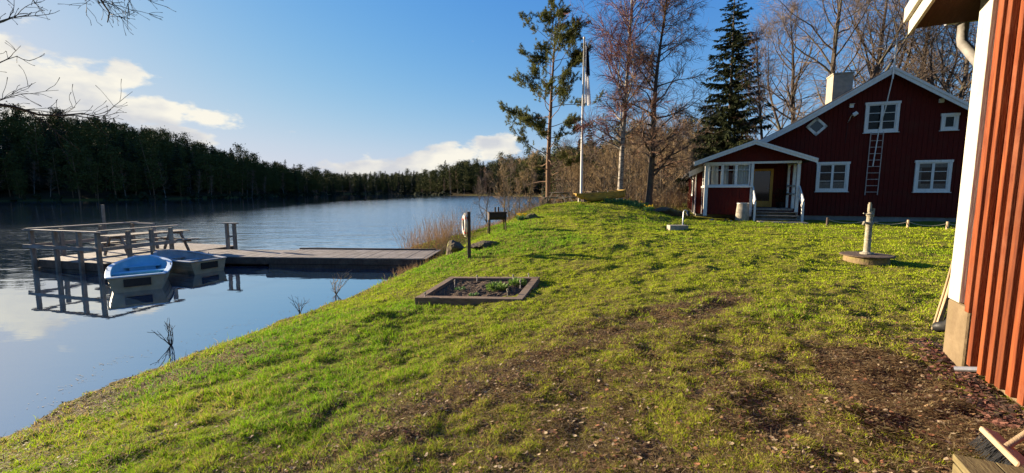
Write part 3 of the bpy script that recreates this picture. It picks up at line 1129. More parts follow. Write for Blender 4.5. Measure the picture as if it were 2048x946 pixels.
# gable boarding above the front opening
porch.prism([(-5.45, 4.02), (-1.0, 4.02), (-1.0, 4.10), (-3.2, 4.92), (-5.45, 4.12)], PF + .02, PF + .10)
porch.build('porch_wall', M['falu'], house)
fl = MB()
fl.box(((PL + PR_) / 2, PF / 2 + .06, 1.70), (PR_ - PL - .24, -PF - .16, .09))
fl.build('porch_floor', M['grey_wood'], house)
ce = MB()
ce.box(((PL + PR_) / 2, PF / 2 + .07, 4.06), (PR_ - PL - .2, -PF - .20, .03))
ce.build('porch_ceiling', M['white'], house)
pr = MB()
PT = [(-5.87, 3.98), (-3.2, 4.96), (-.62, 4.02)]
for (a, za), (b_, zb) in zip(PT, PT[1:]):
    pr.prism([(a, za), (b_, zb), (b_, zb + .09), (a, za + .09)], PF - .45, 2.2)
prf = pr.build('porch_roof', M['roof'], house)
pb = MB()
for (a, za), (b_, zb) in zip(PT, PT[1:]):
    pb.prism([(a, za - .14), (b_, zb - .14), (b_, zb + .06), (a, za + .06)], PF - .482, PF - .452)
    pb.prism([(a, za - .02), (b_, zb - .02), (b_, zb + .075), (a, za + .075)], PF - .506, PF - .484)
pb.build('bargeboard', M['white'], prf)
# white posts and rails of the veranda
pp = MB()
pp.box((PL + .02, PF + .02, 2.68), (.17, .17, 2.66))
pp.box((PM, PF + .03, 2.68), (.12, .12, 2.66))
pp.box((PL + .03, -.10, 2.68), (.12, .12, 2.66))
pp.box(((PL + PM) / 2, PF - .012, 2.82), (PM - PL + .1, .15, .09))
pp.box((PL - .012, PF + .98, 2.82), (.15, 1.8, .09))
pp.box(((PL + PR_) / 2, PF + .02, 3.98), (PR_ - PL + .1, .13, .10))
pp.box((PL + .02, PF + 1.0, 3.98), (.13, 1.8, .098))
pp.build('porch_post', M['white'], house)


def por_window(cxl, w, side=False):
    f = MB()
    def bx(u, v, z, su, sv, sz):
        f.box((PL + v, u, z) if side else (u, PF + v, z), (sv, su, sz) if side else (su, sv, sz))
    for u in (cxl - w / 2 + .03, cxl + w / 2 - .03):
        bx(u, .03, 3.39, .06, .06, 1.05)
    bx(cxl, .03, 2.895, w - .12, .058, .06)
    bx(cxl, .03, 3.90, w - .12, .058, .06)
    bx(cxl, .03, 3.64, w - .12, .04, .03)
    o = f.build('veranda_window', M['white'], house)
    g = MB()
    c, d = (cxl, .03)
    gh = (w - .12) / 2
    if side:
        g.add([(PL + .03, cxl + gh, 2.9), (PL + .03, cxl - gh, 2.9), (PL + .03, cxl - gh, 3.88), (PL + .03, cxl + gh, 3.88)], [(0, 1, 2, 3)])
    else:
        g.add([(cxl - gh, PF + .03, 2.9), (cxl + gh, PF + .03, 2.9), (cxl + gh, PF + .03, 3.88), (cxl - gh, PF + .03, 3.88)], [(0, 1, 2, 3)])
    g.build('pane', M['glass'], o)
    return o


pw = (PM - PL - .22) / 3
for i in range(3):
    o = por_window(PL + .125 + pw * (i + .5), pw)
    cb = MB()
    spans = [[(-.42, .42)], [(-.5, -.02), (.30, .46)], [(-.5, .5)]][i]
    if i == 0:
        spans = [(-.30, .22)]
    for (a, b_) in spans:
        nseg = 30
        v = []
        for q in range(nseg + 1):
            u = PL + .125 + pw * (i + .5) + pw * (a + (b_ - a) * q / nseg)
            yy = PF + .13 + .022 * math.sin(q * 1.25 + i) + .01 * math.sin(q * 2.9)
            v += [(u, yy, 2.86), (u + .01 * math.sin(q), yy * 1.0, 3.94)]
        cb.add(v, [(2 * q, 2 * q + 2, 2 * q + 3, 2 * q + 1) for q in range(nseg)])
    cb.build('curtain', M['curtain'], o, smooth=True)
for i in range(2):
    o = por_window(PF + .14 + .85 * (i + .5), .85, True)
    cb = MB()
    nseg = 24
    v = []
    for q in range(nseg + 1):
        u = PF + .14 + .85 * i + .1 + .45 * q / nseg
        xx = PL + .13 + .02 * math.sin(q * 1.3)
        v += [(xx, u, 2.86), (xx, u, 3.94)]
    cb.add(v, [(2 * q, 2 * q + 2, 2 * q + 3, 2 * q + 1) for q in range(nseg)])
    cb.build('curtain', M['curtain'], o, smooth=True)
# partition between veranda and entrance
mb = MB()
mb.box((PM + .02, PF / 2 + .05, 2.85), (.07, -PF - .2, 2.3))
mb.build('porch_partition', M['falu'], house)
# right side screen of the entrance: posts and cross rails
mb = MB()
mb.box((PR_, PF + .06, 2.72), (.13, .13, 2.55))
mb.box((PR_, PF + .78, 2.86), (.12, .12, 2.24))
mb.box((PR_, -.12, 2.86), (.10, .12, 2.24))
mb.box((PR_, -1.0, 3.96), (.12, 2.2, .11))
for z in (2.45, 2.86):
    mb.box((PR_, -1.0, z), (.07, 1.72, .09))
mb.build('entrance_screen', M['white'], house)
# door
mb = MB()
dz0, dz1 = 1.76, 3.76
for sx in (-2.85, -1.97):
    mb.box((sx, -.06, (dz0 + dz1) / 2), (.13, .09, dz1 - dz0))
mb.box((-2.41, -.062, dz1 - .06), (.75, .092, .12))
mb.box((-2.41, -.058, dz0 + .16), (.75, .07, .30))
door = mb.build('door', M['door_wood'], house)
mb = MB()
mb.box((-2.41, -.05, 2.86), (.76, .008, 1.58))
mb.build('pane', M['pane_mirror'] if 'pane_mirror' in M else M['pane'], door)
mb = MB()
mb.tube([(-2.03, -.10, 2.75), (-2.03, -.15, 2.75), (-2.15, -.15, 2.75)], .011, 6)
mb.build('handle', M['metal'], door)
# steps
mb = MB()
for i in range(3):
    mb.box(((PM + PR_) / 2 + .05, PF - .12 - .27 * i, 1.58 - .16 * i), (1.86, .30, .04))
    mb.box(((PM + PR_) / 2 + .05, PF - .02 - .27 * i, 1.49 - .16 * i), (1.82, .02, .14))
for sx in (PM + .16, PR_ - .06):
    mb.prism([(0, 0)] * 0 or [(sx - .02, 1.12), (sx + .02, 1.12), (sx + .02, 1.55), (sx - .02, 1.55)], PF - .45, PF + .02)
mb.build('step', M['grey_wood'], house)
for sx, nm in ((PM + .06, 0), (PR_ + .06, 1)):
    mb = MB()
    y1, y0 = PF - .78, PF + .02
    mb.box((sx, y1, 1.62), (.09, .09, .95))
    mb.bar((sx, y0, 2.80), (sx, y1 - .06, 2.12), .05, .14)
    mb.bar((sx, y0, 2.42), (sx, y1, 1.78), .04, .10)
    mb.bar((sx, y0, 2.60), (sx, y1, 1.95), .04, .06)
    mb.build('handrail', M['white'], house, bevel=.006)

# dark pot plant in the entrance
p = thing('potted_shrub', 'dark leafy potted shrub standing in the open porch entrance', 'plant', HO + E1 * (-1.62) + E2 * (-.55) + Vector((0, 0, 1.745)), 0)
mb = MB()
mb.lathe([(.10, 0), (.15, .02), (.19, .28), (.20, .29), (.17, .29)], 14)
mb.build('pot', M['black'], p, smooth=True)
mb = MB()
rr = random.Random(4)
for i in range(240):
    a, u, h = rr.uniform(0, 6.28), rr.random() ** .5 * .34, rr.uniform(.3, .95)
    u *= math.sin(min(1, (h - .2) / .7) * 2.6) + .15
    c = Vector((u * math.cos(a), u * math.sin(a), h))
    d = Vector((math.cos(a + rr.uniform(-1, 1)), math.sin(a + rr.uniform(-1, 1)), rr.uniform(-.2, .8))).normalized()
    s_ = d.cross(Vector((0, 0, 1))).normalized() * .022
    mb.add([c - s_, c + s_, c + s_ * .6 + d * .07, c + d * .11, c - s_ * .6 + d * .07], [(0, 1, 2, 3, 4)])
mb.build('foliage', M['needle_spruce'], p)


def hp(s, t, z):
    return HO + E1 * s + E2 * t + Vector((0, 0, z))


# flood lamp on the gable
o = thing('wall_lamp', 'pale grey flood lamp fixed to the dark red gable beside the upper window', 'lamp', hp(1.29, -.01, 6.26), -TH)
mb = MB()
mb.bar((0, -.28, .12), (.10, -.30, -.02), .34, .20)
mb.build('housing', M['white'], o, bevel=.03)
mb = MB()
mb.tube([(-.12, -.01, -.30), (-.12, -.12, -.24), (-.08, -.26, 0)], .022, 6)
mb.build('bracket', M['metal'], o)
mb = MB()
mb.tube([(-.12, -.014, -.30), (-.14, -.016, -.9), (-.17, -.014, -1.3)], .008, 4)
mb.build('cable', M['black'], o)

# ladder under the upper window
o = thing('wall_ladder', 'narrow white ladder hanging down the red gable below the upper window', 'ladder', hp(2.34, -.10, 2.40), -TH)
M['ladder'] = noise_mat('faded_ladder_paint', (.36, .31, .28), (.26, .21, .19), 6, .8, .2)
for sx in (-.26, .24):
    mb = MB()
    mb.bar((sx, 0, 0), (sx + .03, 0, 3.05), .034, .03)
    mb.build('rail', M['ladder'], o)
for i in range(10):
    mb = MB()
    z = .15 + .31 * i
    mb.bar((-.26 + .01 * z, 0, z), (.24 + .01 * z, 0, z), .022, .028)
    mb.build('rung', M['ladder'], o)

# antenna on the ridge
o = thing('roof_antenna', 'thin television aerial on a white mast above the roof ridge', 'antenna', hp(2.62, -.50, 7.8), -TH)
mb = MB()
mb.tube([(0, 0, 0), (.02, 0, 1.75)], .035, 8)
mb.tube([(-.012, 0, -.01), (-.10, .2, -1.3), (-.20, .40, -2.2), (-.32, .40, -4.0)], .022, 6)
mb.build('mast', M['white'], o)
mb = MB()
a, b_ = Vector((-1.25, .3, 1.38)), Vector((1.15, -.3, 1.95))
mb.tube([a, b_], .022, 5)
dv = (b_ - a).normalized()
for k in range(9):
    c = a + (b_ - a) * (k / 8)
    side = Vector((.1, .95, -.2)).normalized() * (.30 - .012 * k)
    mb.tube([c - side, c + side], .007, 4)
mb.tube([a + (b_ - a) * .37 + Vector((0, 0, -.22)), a + (b_ - a) * .37 + Vector((0, 0, .22))], .012, 5)
mb.build('boom', M['metal'], o)

# ------------------------------------------------------------------ red shed at the right edge
A0 = Vector((4.11, 3.90, 0))                     # far corner
SA = Vector((-.466, -.885, 0)).normalized()      # along the wall towards the camera
SN = Vector((-.885, .466, 0)).normalized()       # outward
SANG = math.atan2(SA.y, SA.x)
shed = thing('red_shed', 'bright orange red board and batten shed with cream corner board, cut by the frame', 'shed', A0, SANG)
# local x = along wall to the camera, local y: outward is -y (SN = rotate SA by -90 deg)
WL, WT = 4.6, 4.26
mb = MB()
x = .225
first = True
rr = random.Random(2)
period = .158
k = 0
while x < WL:
    z0 = 1.60 - .02 if k < 1 else 1.15 + rr.uniform(-.012, .012)
    w = rr.uniform(.128, .188)
    WT = 4.20 + (x + .42) * .20
    tn = rr.uniform(.72, 1.12)
    mb.box((x + w / 2, .012 + rr.uniform(-.003, .003), (z0 + WT) / 2), (w - .004, .024, WT - z0), tone=(tn, tn * rr.uniform(.92, 1.08), tn))
    bx = x + w - .022 + rr.uniform(-.012, .012)
    bw = .064 + rr.uniform(-.012, .012)
    mb.box((bx, -.022, (z0 - .01 + WT) / 2), (bw, .044, WT - z0 + .01), tone=(tn * 1.06, tn * 1.06, tn * 1.06))
    x += w
    k += 1
WT = 4.27
mb.build('wall', M['falu_near'], shed, bevel=.004)
mb = MB()
mb.box((WL / 2, .75 + .03, 2.9), (WL - .02, 1.48, 2.9))
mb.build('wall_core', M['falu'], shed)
mb = MB()
mb.box((.112, -.012, (1.61 + WT) / 2), (.222, .05, WT - 1.61))
mb.box((-.017, .14, (1.61 + WT) / 2), (.03, .25, WT - 1.61))
mb.build('corner_board', M['white_near'], shed, bevel=.005)
mb = MB()
mb.box((2.2, .80, 1.0), (4.35, 1.44, 1.20))
mb.box((.178, .30, 1.0), (.395, .66, 1.205))
mb.build('foundation', M['found'], shed, bevel=.02)
# roof: eaves on the far side, verge on this side. ridge runs along local y
EV = -.42
rise = .20
mb = MB()
za = 4.18
poly = [(EV, za + .03), (WL, za + .03 + (WL - EV) * rise), (WL, za + .21 + (WL - EV) * rise), (EV, za + .21)]
mb.prism(poly, -.37, 4.5)
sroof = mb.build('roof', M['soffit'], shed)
mb = MB()
poly = [(EV, za - .03), (WL, za - .03 + (WL - EV) * rise), (WL, za + .20 + (WL - EV) * rise), (EV, za + .20)]
mb.prism(poly, -.400, -.372)
poly = [(EV - .03, za + .10), (WL, za + .10 + (WL - EV + .03) * rise), (WL, za + .24 + (WL - EV) * rise), (EV - .03, za + .24)]
mb.prism(poly, -.436, -.402)
mb.build('bargeboard', M['white_near'], sroof, bevel=.004)
mb = MB()
mb.box((EV - .012, 2.0, za + .12), (.024, 4.8, .18))
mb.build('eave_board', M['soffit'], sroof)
mb = MB()
pr = [(EV - .085 + .065 * math.cos(a), za + .10 + .065 * math.sin(a)) for a in [math.pi + math.pi * q / 6 for q in range(7)]]
mb.prism(pr, -.1, 4.5)
mb.build('gutter', M['metal'], sroof)
mb = MB()
dpy = .03
mb.tube([(EV - .085, dpy, za + .06), (EV - .085, dpy, za - .10), (EV - .06, dpy, za - .16), (-.12, dpy + .04, za - .48), (-.085, dpy + .05, za - .56), (-.085, dpy + .05, 1.62)], .042, 12)
mb.build('downpipe', M['pipe_grey'], shed, smooth=True)
mb = MB()
mb.tube([(-.085, dpy + .05, 1.66), (-.085, dpy + .05, 1.48), (-.10, dpy + .03, 1.38), (-.16, dpy + .01, 1.30), (-.28, dpy - .02, 1.25)], [.044, .048, .050, .050, .052], 14)
mb.build('drain_elbow', M['black'], shed, smooth=True)
# grey pipe end poking out at the wall foot
mb = MB()
mb.tube([(.62, .05, 1.16), (.55, -.13, 1.105)], .022, 10)
tag(mb.build('drain_hose', M['metal'], loc=A0), 'short grey pipe end poking from the dark leaves under the shed wall', 'pipe').rotation_euler = (0, 0, SANG)

# poles leaning on the far side of the shed
POLES = [((1867, 633), (1918, 480), .012, 'thin yellow pole, outermost of the three leaning behind the shed corner', 'olive'),
         ((1876, 634), (1930, 470), .026, 'thick pale knotted pole leaning behind the shed corner, between two thinner ones', 'pale'),
         ((1886, 636), (1930, 530), .016, 'short grey pole leaning beside the black drain elbow', 'grey')]
for (pa, pb_, rad, lab, kind) in POLES:
    a = atd(*pa, 4.75)
    b_ = atd(*pb_, 4.42)
    a.z = gz(a.x, a.y) - .02
    d = b_ - a
    mb = MB()
    mb.tube([Vector((0, 0, 0)), d * .5 + Vector((.008, 0, 0)), d], [rad, rad * .95, rad * .85], 8)
    tag(mb.build('leaning_pole', {'olive': M['reed'], 'pale': M['pale_wood'], 'grey': M['grey_wood']}[kind], loc=a, smooth=True), lab, 'pole', 'poles leaning at the shed corner')

# plank step and broom in the lower right corner
o = thing('plank_step', 'low olive brown plank step in the bottom corner, its end lit by sun', 'step', (2.19, 2.0, .99), R(-116))
mb = MB()
for i in range(3):
    mb.box((.55, .075 + .152 * i, .295), (1.1, .148, .035))
mb.build('top_plank', M['olive_wood'], o, bevel=.004)
mb = MB()
mb.box((.55, .012, .135), (1.06, .03, .28))
mb.box((.015, .23, .135), (.03, .38, .28))
mb.box((1.05, .23, .135), (.03, .38, .28))
mb.build('side_board', M['olive_wood'], o, bevel=.004)

bl = atd(1972, 872, 2.42)
o = thing('broom', 'pale wooden broom with dark bristles lying by the plank step', 'broom', (2.75, 2.24, 1.085), R(62))
tilt = Matrix.Rotation(R(16), 3, 'X')
mb = MB()
mb.box((0, 0, .09), (.40, .085, .032), tilt)
mb.build('head', M['pale_wood'], o, bevel=.01)
mb = MB()
rr = random.Random(8)
for i in range(420):
    u, v = rr.uniform(-.19, .19), rr.uniform(-.034, .034)
    a = tilt @ Vector((u, v, -.012)) + Vector((0, 0, .09))
    b_ = a + tilt @ Vector((rr.uniform(-.02, .02), v * .8 + rr.uniform(-.015, .015), -.095))
    sx = Vector((.002, 0, 0))
    mb.add([a - sx, a + sx, b_ + sx, b_ - sx], [(0, 1, 2, 3)])
mb.build('bristles', M['black'], o)
mb = MB()
mb.tube([(.0, 0, .10), (.05, -.62, .95)], .016, 10)
mb.build('handle', M['pale_wood'], o, smooth=True)

# ------------------------------------------------------------------ things around the farmhouse
o = thing('concrete_bin', 'pale tapered concrete bin standing at the porch wall by the steps', 'bin', hp(-3.62, -2.62, 1.16))
mb = MB()
mb.lathe([(.30, 0), (.31, .02), (.245, .80), (.235, .82)], 24)
mb.build('drum', M['concrete'], o, smooth=True)
mb = MB()
mb.lathe([(.255, .82), (.265, .825), (.265, .865), (.25, .875), (.10, .88)], 24)
mb.build('lid', M['metal'], o, smooth=False)
mb = MB()
mb.box((0, 0, 0), (1.9, .75, .05))
tag(mb.build('paving_slab', M['concrete'], loc=hp(-2.1, -3.35, 1.175), bevel=.01), 'grey concrete slab lying in the grass before the porch steps', 'slab').rotation_euler = (0, 0, -TH)


def rock(name, label, loc, s, seed, mat='rock', group=None, cat='rock', rz=0):
    import bmesh
    bm = bmesh.new()
    bmesh.ops.create_icosphere(bm, subdivisions=3, radius=1)
    rs = random.Random(seed)
    ks = [(Vector((rs.uniform(-1, 1), rs.uniform(-1, 1), rs.uniform(-1, 1))).normalized(), rs.uniform(.45, .85)) for _ in range(11)]
    for v in bm.verts:
        p_ = v.co.normalized()
        d = 1.0
        for kk, off in ks:
            q_ = p_.dot(kk)
            if q_ > off:
                d = min(d, off / q_)
        w = 1 + .05 * math.sin(p_.x * 7 + seed) * math.cos(p_.y * 6 + seed * 2)
        v.co = Vector((p_.x * s[0], p_.y * s[1], p_.z * s[2])) * (d * w)
    me = bpy.data.meshes.new(name)
    bm.to_mesh(me)
    bm.free()
    me.materials.append(M[mat])
    ob = bpy.data.objects.new(name, me)
    ob.location = loc
    ob.rotation_euler = (0, 0, rz)
    col.objects.link(ob)
    return tag(ob, label, cat, group)


for i, (s_, t_, r_, lab) in enumerate([(-4.95, -2.5, .15, 'pale stone at the left foot of the glazed porch'), (-4.68, -2.45, .09, 'small dark stone in the row under the porch panel'), (-4.3, -2.48, .12, 'grey stone mid row under the porch panel'), (-4.05, -2.5, .08, 'little white stone near the concrete bin')]):
    q = hp(s_, t_, 0)
    q.z = gz(q.x, q.y) + r_ * .35
    rock('border_stone', lab, q, (r_, r_ * .8, r_ * .7), 20 + i, 'concrete' if i in (0, 3) else 'rock', 'stones along the porch')

# rope on short posts along the gable
RP = [(1655, 17.9), (1735, 17.6), (1817, 17.2), (1896, 16.8), (1990, 16.4)]
rpts = []
labs = ['short rope post before the gable, left of the pump and ladder', 'short rope post before the gable, hidden behind the pump', 'round rope post below the gable, between the pump and right window', 'round rope post nearest the cream corner of the shed', 'short rope post behind the shed corner']
for (px, yy), lb in zip(RP, labs):
    q = atd(px, 440, yy)
    q.z = gz(q.x, q.y)
    mb = MB()
    mb.lathe([(.045, -.1), (.045, .32), (.037, .34)], 10)
    tag(mb.build('rope_post', M['pale_wood'] if px > 1800 else M['dark_wood'], loc=q), lb, 'post', 'posts of the low rope fence')
    rpts.append(q + Vector((0, 0, .27)))
mb = MB()
for a, b_ in zip(rpts, rpts[1:]):
    pts = [a + (b_ - a) * (k / 12) - Vector((0, 0, .13 * 4 * (k / 12) * (1 - k / 12))) for k in range(13)]
    mb.tube([Vector(p_) - rpts[0] for p_ in pts], .011, 5)
tag(mb.build('fence_rope', M['rope'], loc=rpts[0]), 'thin sagging rope strung between short posts along the gable', 'rope')

# ------------------------------------------------------------------ well with hand pump
WX, WY = 8.0, 9.55
wz = gz(WX, WY)
o = thing('well_cover', 'round concrete well ring with a rotten dark lid set in the lawn', 'well', (WX, WY, wz - .09))
mb = MB()
mb.lathe([(.41, 0), (.42, .1), (.41, .23), (.38, .24)], 32)
mb.build('ring', M['mossring'], o)
mb = MB()
prof = [(.10, .242), (.47, .242), (.495, .25), (.50, .27), (.47, .278), (.03, .282)]
mb.lathe(prof, 32)
mb.build('lid', M['slab'], o)
o = thing('hand_pump', 'old weathered metal hand pump standing on the round well lid', 'pump', (WX, WY, wz + .19))
mb = MB()
mb.lathe([(.13, 0), (.135, .02), (.12, .035), (.075, .05), (.066, .07), (.062, .30), (.068, .31), (.068, .33), (.062, .34), (.060, .66), (.074, .67), (.080, .70), (.074, .72), (.058, .74), (.056, .85), (.070, .87), (.070, .91), (.046, .93), (.044, .97)], 20)
mb.build('column', M['pumpmetal'], o, smooth=False)
mb = MB()
mb.tube([(-.02, 0, .95), (-.02, 0, 1.12)], .038, 10)
mb.tube([(.055, .0, .84), (.065, 0, 1.03)], .030, 10)
mb.tube([(-.02, 0, 1.08), (-.02, 0, 1.16)], .026, 10)
mb.build('head', M['pumpmetal'], o)
mb = MB()
mb.tube([(-.06, 0, .70), (-.14, -.03, .72), (-.155, -.03, .66)], .028, 8)
mb.build('spout', M['pumpmetal'], o)
mb = MB()
mb.tube([(.07, -.02, .72), (.16, -.04, .73)], .014, 6)
mb.tube([(-.08, 0, .90), (-.15, 0, .92)], .012, 6)
mb.build('bolt', M['pumpmetal'], o)

# standpipe
q = atd(1355, 454, 16.3)
q.z = gz(q.x, q.y)
o = thing('standpipe', 'thin grey water pipe with a hooked tap on a stone block in the lawn', 'standpipe', q)
mb = MB()
mb.box((0, 0, .08), (.70, .36, .20))
mb.build('block', M['concrete'], o, bevel=.015)
mb = MB()
mb.tube([(.20, .02, .15), (.215, .02, .62), (.225, .02, .71), (.27, .0, .75), (.33, 0, .73), (.345, 0, .60)], .024, 8)
mb.build('pipe', M['metal'], o, smooth=True)
mb = MB()
mb.box((.40, .02, .62), (.10, .10, .20))
mb.build('tap', M['black'], o, bevel=.02)

# ------------------------------------------------------------------ jetty
def xf(o, u, v, w):
    return o + u


DN = Vector((-12.75, 13.17, 0))
DA = R(-16)
DE1 = Vector((math.cos(DA), math.sin(DA), 0))
DE2 = Vector((-math.sin(DA), math.cos(DA), 0))
dock = thing('jetty_platform', 'railed swimming platform of weathered boards at the outer end of the jetty', 'jetty', DN, DA)
W_, L_ = 3.2, 4.6                                # local x from -W_ to 0, y from 0 to L_
mb = MB()
y = 0.0
rr = random.Random(3)
while y < L_ - .05:
    mb.box((-W_ / 2, y + .07, .335 + rr.uniform(-.003, .003)), (W_ + .05 + rr.uniform(-.01, .01), .135, .032))
    y += .142
mb.build('deck', M['plank'], dock)
mb = MB()
for yy in (.012, L_ - .05):
    mb.box((-W_ / 2, yy, .20), (W_, .045, .22))
    mb.box((-W_ / 2, yy + .02, -.03), (W_ - .1, .045, .20))
for xx in (-W_, -.012):
    mb.box((xx, L_ / 2, .20), (.045, L_ - .1, .22))
    mb.box((xx + (.03 if xx < -1 else -.03), L_ / 2, -.03), (.045, L_ - .2, .20))
mb.build('beam', M['dark_wood'], dock)


def railpost(x, y, z0=-.9, z1=1.31, s=.10):
    mb = MB()
    mb.box((x, y, (z0 + z1) / 2), (s, s, z1 - z0))
    mb.build('post', M['grey_wood'], dock)


for x in (-W_ + .05, -W_ * .62, -W_ * .27, -.02):
    railpost(x, -.07)
for y_ in (.72, 1.42, 2.05):
    railpost(.05, y_)
for y_ in (.75, 1.9, 2.95):
    railpost(-W_ - .05, y_)
mb = MB()
mb.box((-W_ / 2, -.07, 1.335), (W_ + .5, .15, .035))
mb.box((.05, 1.12, 1.371), (.15, 2.4, .035))
mb.box((-W_ - .05, 1.5, 1.371), (.15, 3.3, .035))
mb.box((-W_ / 2 - .1, -.14, .80), (W_ + .35, .035, .11))
mb.box((.12, 1.05, .80), (.035, 2.2, .11))
mb.box((-W_ - .12, 1.5, .80), (.035, 3.1, .11))
mb.box((-W_ + .5, 2.98, 1.335), (1.1, .13, .035))
mb.bar((-W_ + 1.05, 2.98, 1.33), (-W_ + 1.15, 3.0, .36), .08, .08)
mb.build('rail', M['plank'], dock)
mb = MB()
for xx in (.25, .62):
    mb.box((xx + .2, 3.9, .45), (.10, .10, 1.75))
mb.box((.635, 3.9, 1.34), (.70, .12, .04))
mb.box((.635, 3.9, .82), (.5, .04, .07))
mb.build('ladder_handle', M['grey_wood'], dock)
mb = MB()
mb.tube([(0, 0, -1.2), (.02, 0, 2.05)], .055, 8)
q = atd(208, 450, 17.4)
q.z = 0
tag(mb.build('mooring_pole', M['grey_wood'], loc=q), 'tall round mooring pole rising from the water behind the railed platform', 'pole')

gang = thing('jetty_walkway', 'narrow plank walkway linking the platform with the broad shore jetty', 'jetty', (-10.2, 15.6, 0), R(-3))
mb = MB()
x = -1.85
while x < 1.75:
    mb.box((x + .07, 0, .315 + rr.uniform(-.003, .003)), (.135, 1.75, .032))
    x += .142
mb.build('deck', M['plank'], gang)
mb = MB()
for yy in (-.86, .86):
    mb.box((-.05, yy, .19), (3.6, .045, .20))
mb.box((-.05, 0, .08), (3.4, 1.5, .10))
mb.build('beam', M['dark_wood'], gang)
br = thing('jetty_landing', 'broad weathered plank jetty section joining the grassy shore', 'jetty', (-5.65, 15.25, 0), R(-3.5))
mb = MB()
x = -2.65
while x < 2.75:
    mb.box((x + .07, 0, .355 + rr.uniform(-.004, .004)), (.134, 2.15, .034))
    x += .142
mb.build('deck', M['plank'], br)
mb = MB()
for yy in (-1.06, 1.06):
    mb.box((.05, yy, .24), (5.35, .05, .19))
    mb.box((.05, yy * .985, .04), (5.2, .05, .18))
mb.box((-2.66, 0, .23), (.05, 2.1, .20))
mb.box((.05, .98, .395), (5.3, .10, .05))
mb.build('beam', M['dark_wood'], br)


# ------------------------------------------------------------------ picnic tables
def picnic(label, loc, rz, length, mat, group):
    o = thing('picnic_table', label, 'picnic table', loc, rz, group)
    mb = MB()
    for i in range(5):
        mb.box((0, -.30 + .15 * i, .735), (length, .138, .038))
    mb.build('tabletop', M[mat], o)
    for s_ in (-1, 1):
        mb = MB()
        for k in range(2):
            mb.box((0, s_ * (.66 + .14 * k), .445), (length, .13, .038))
        mb.build('bench', M[mat], o)
    for s_ in (-1, 1):
        x = s_ * (length / 2 - .32)
        mb = MB()
        for t_ in (-1, 1):
            mb.bar((x, t_ * .30, .71), (x, t_ * .74, 0), .045, .10)
        mb.box((x + .05, 0, .405), (.045, 1.62, .10))
        mb.box((x + .05, 0, .675), (.045, .70, .09))
        mb.build('leg_frame', M[mat], o)
    return o


q = DN + DE1 * (-1.05) + DE2 * 2.0
picnic('grey weathered picnic table standing on the railed jetty platform', (q.x, q.y, .352), DA + R(84), 2.5, 'grey_wood', 'picnic tables')
q = atd(1120, 408, 27.6)
q.z = gz(q.x, q.y) + .02
picnic('dark picnic table on the mound, beside the pine trunk and flagpole', q, R(58), 1.65, 'grey_wood', 'picnic tables')
q = atd(1205, 400, 27.5)
q.z = gz(q.x, q.y) - .02
picnic('picnic table on the mound, half hidden behind the ochre rowing boat', q, R(12), 1.9, 'dark_wood', 'picnic tables')


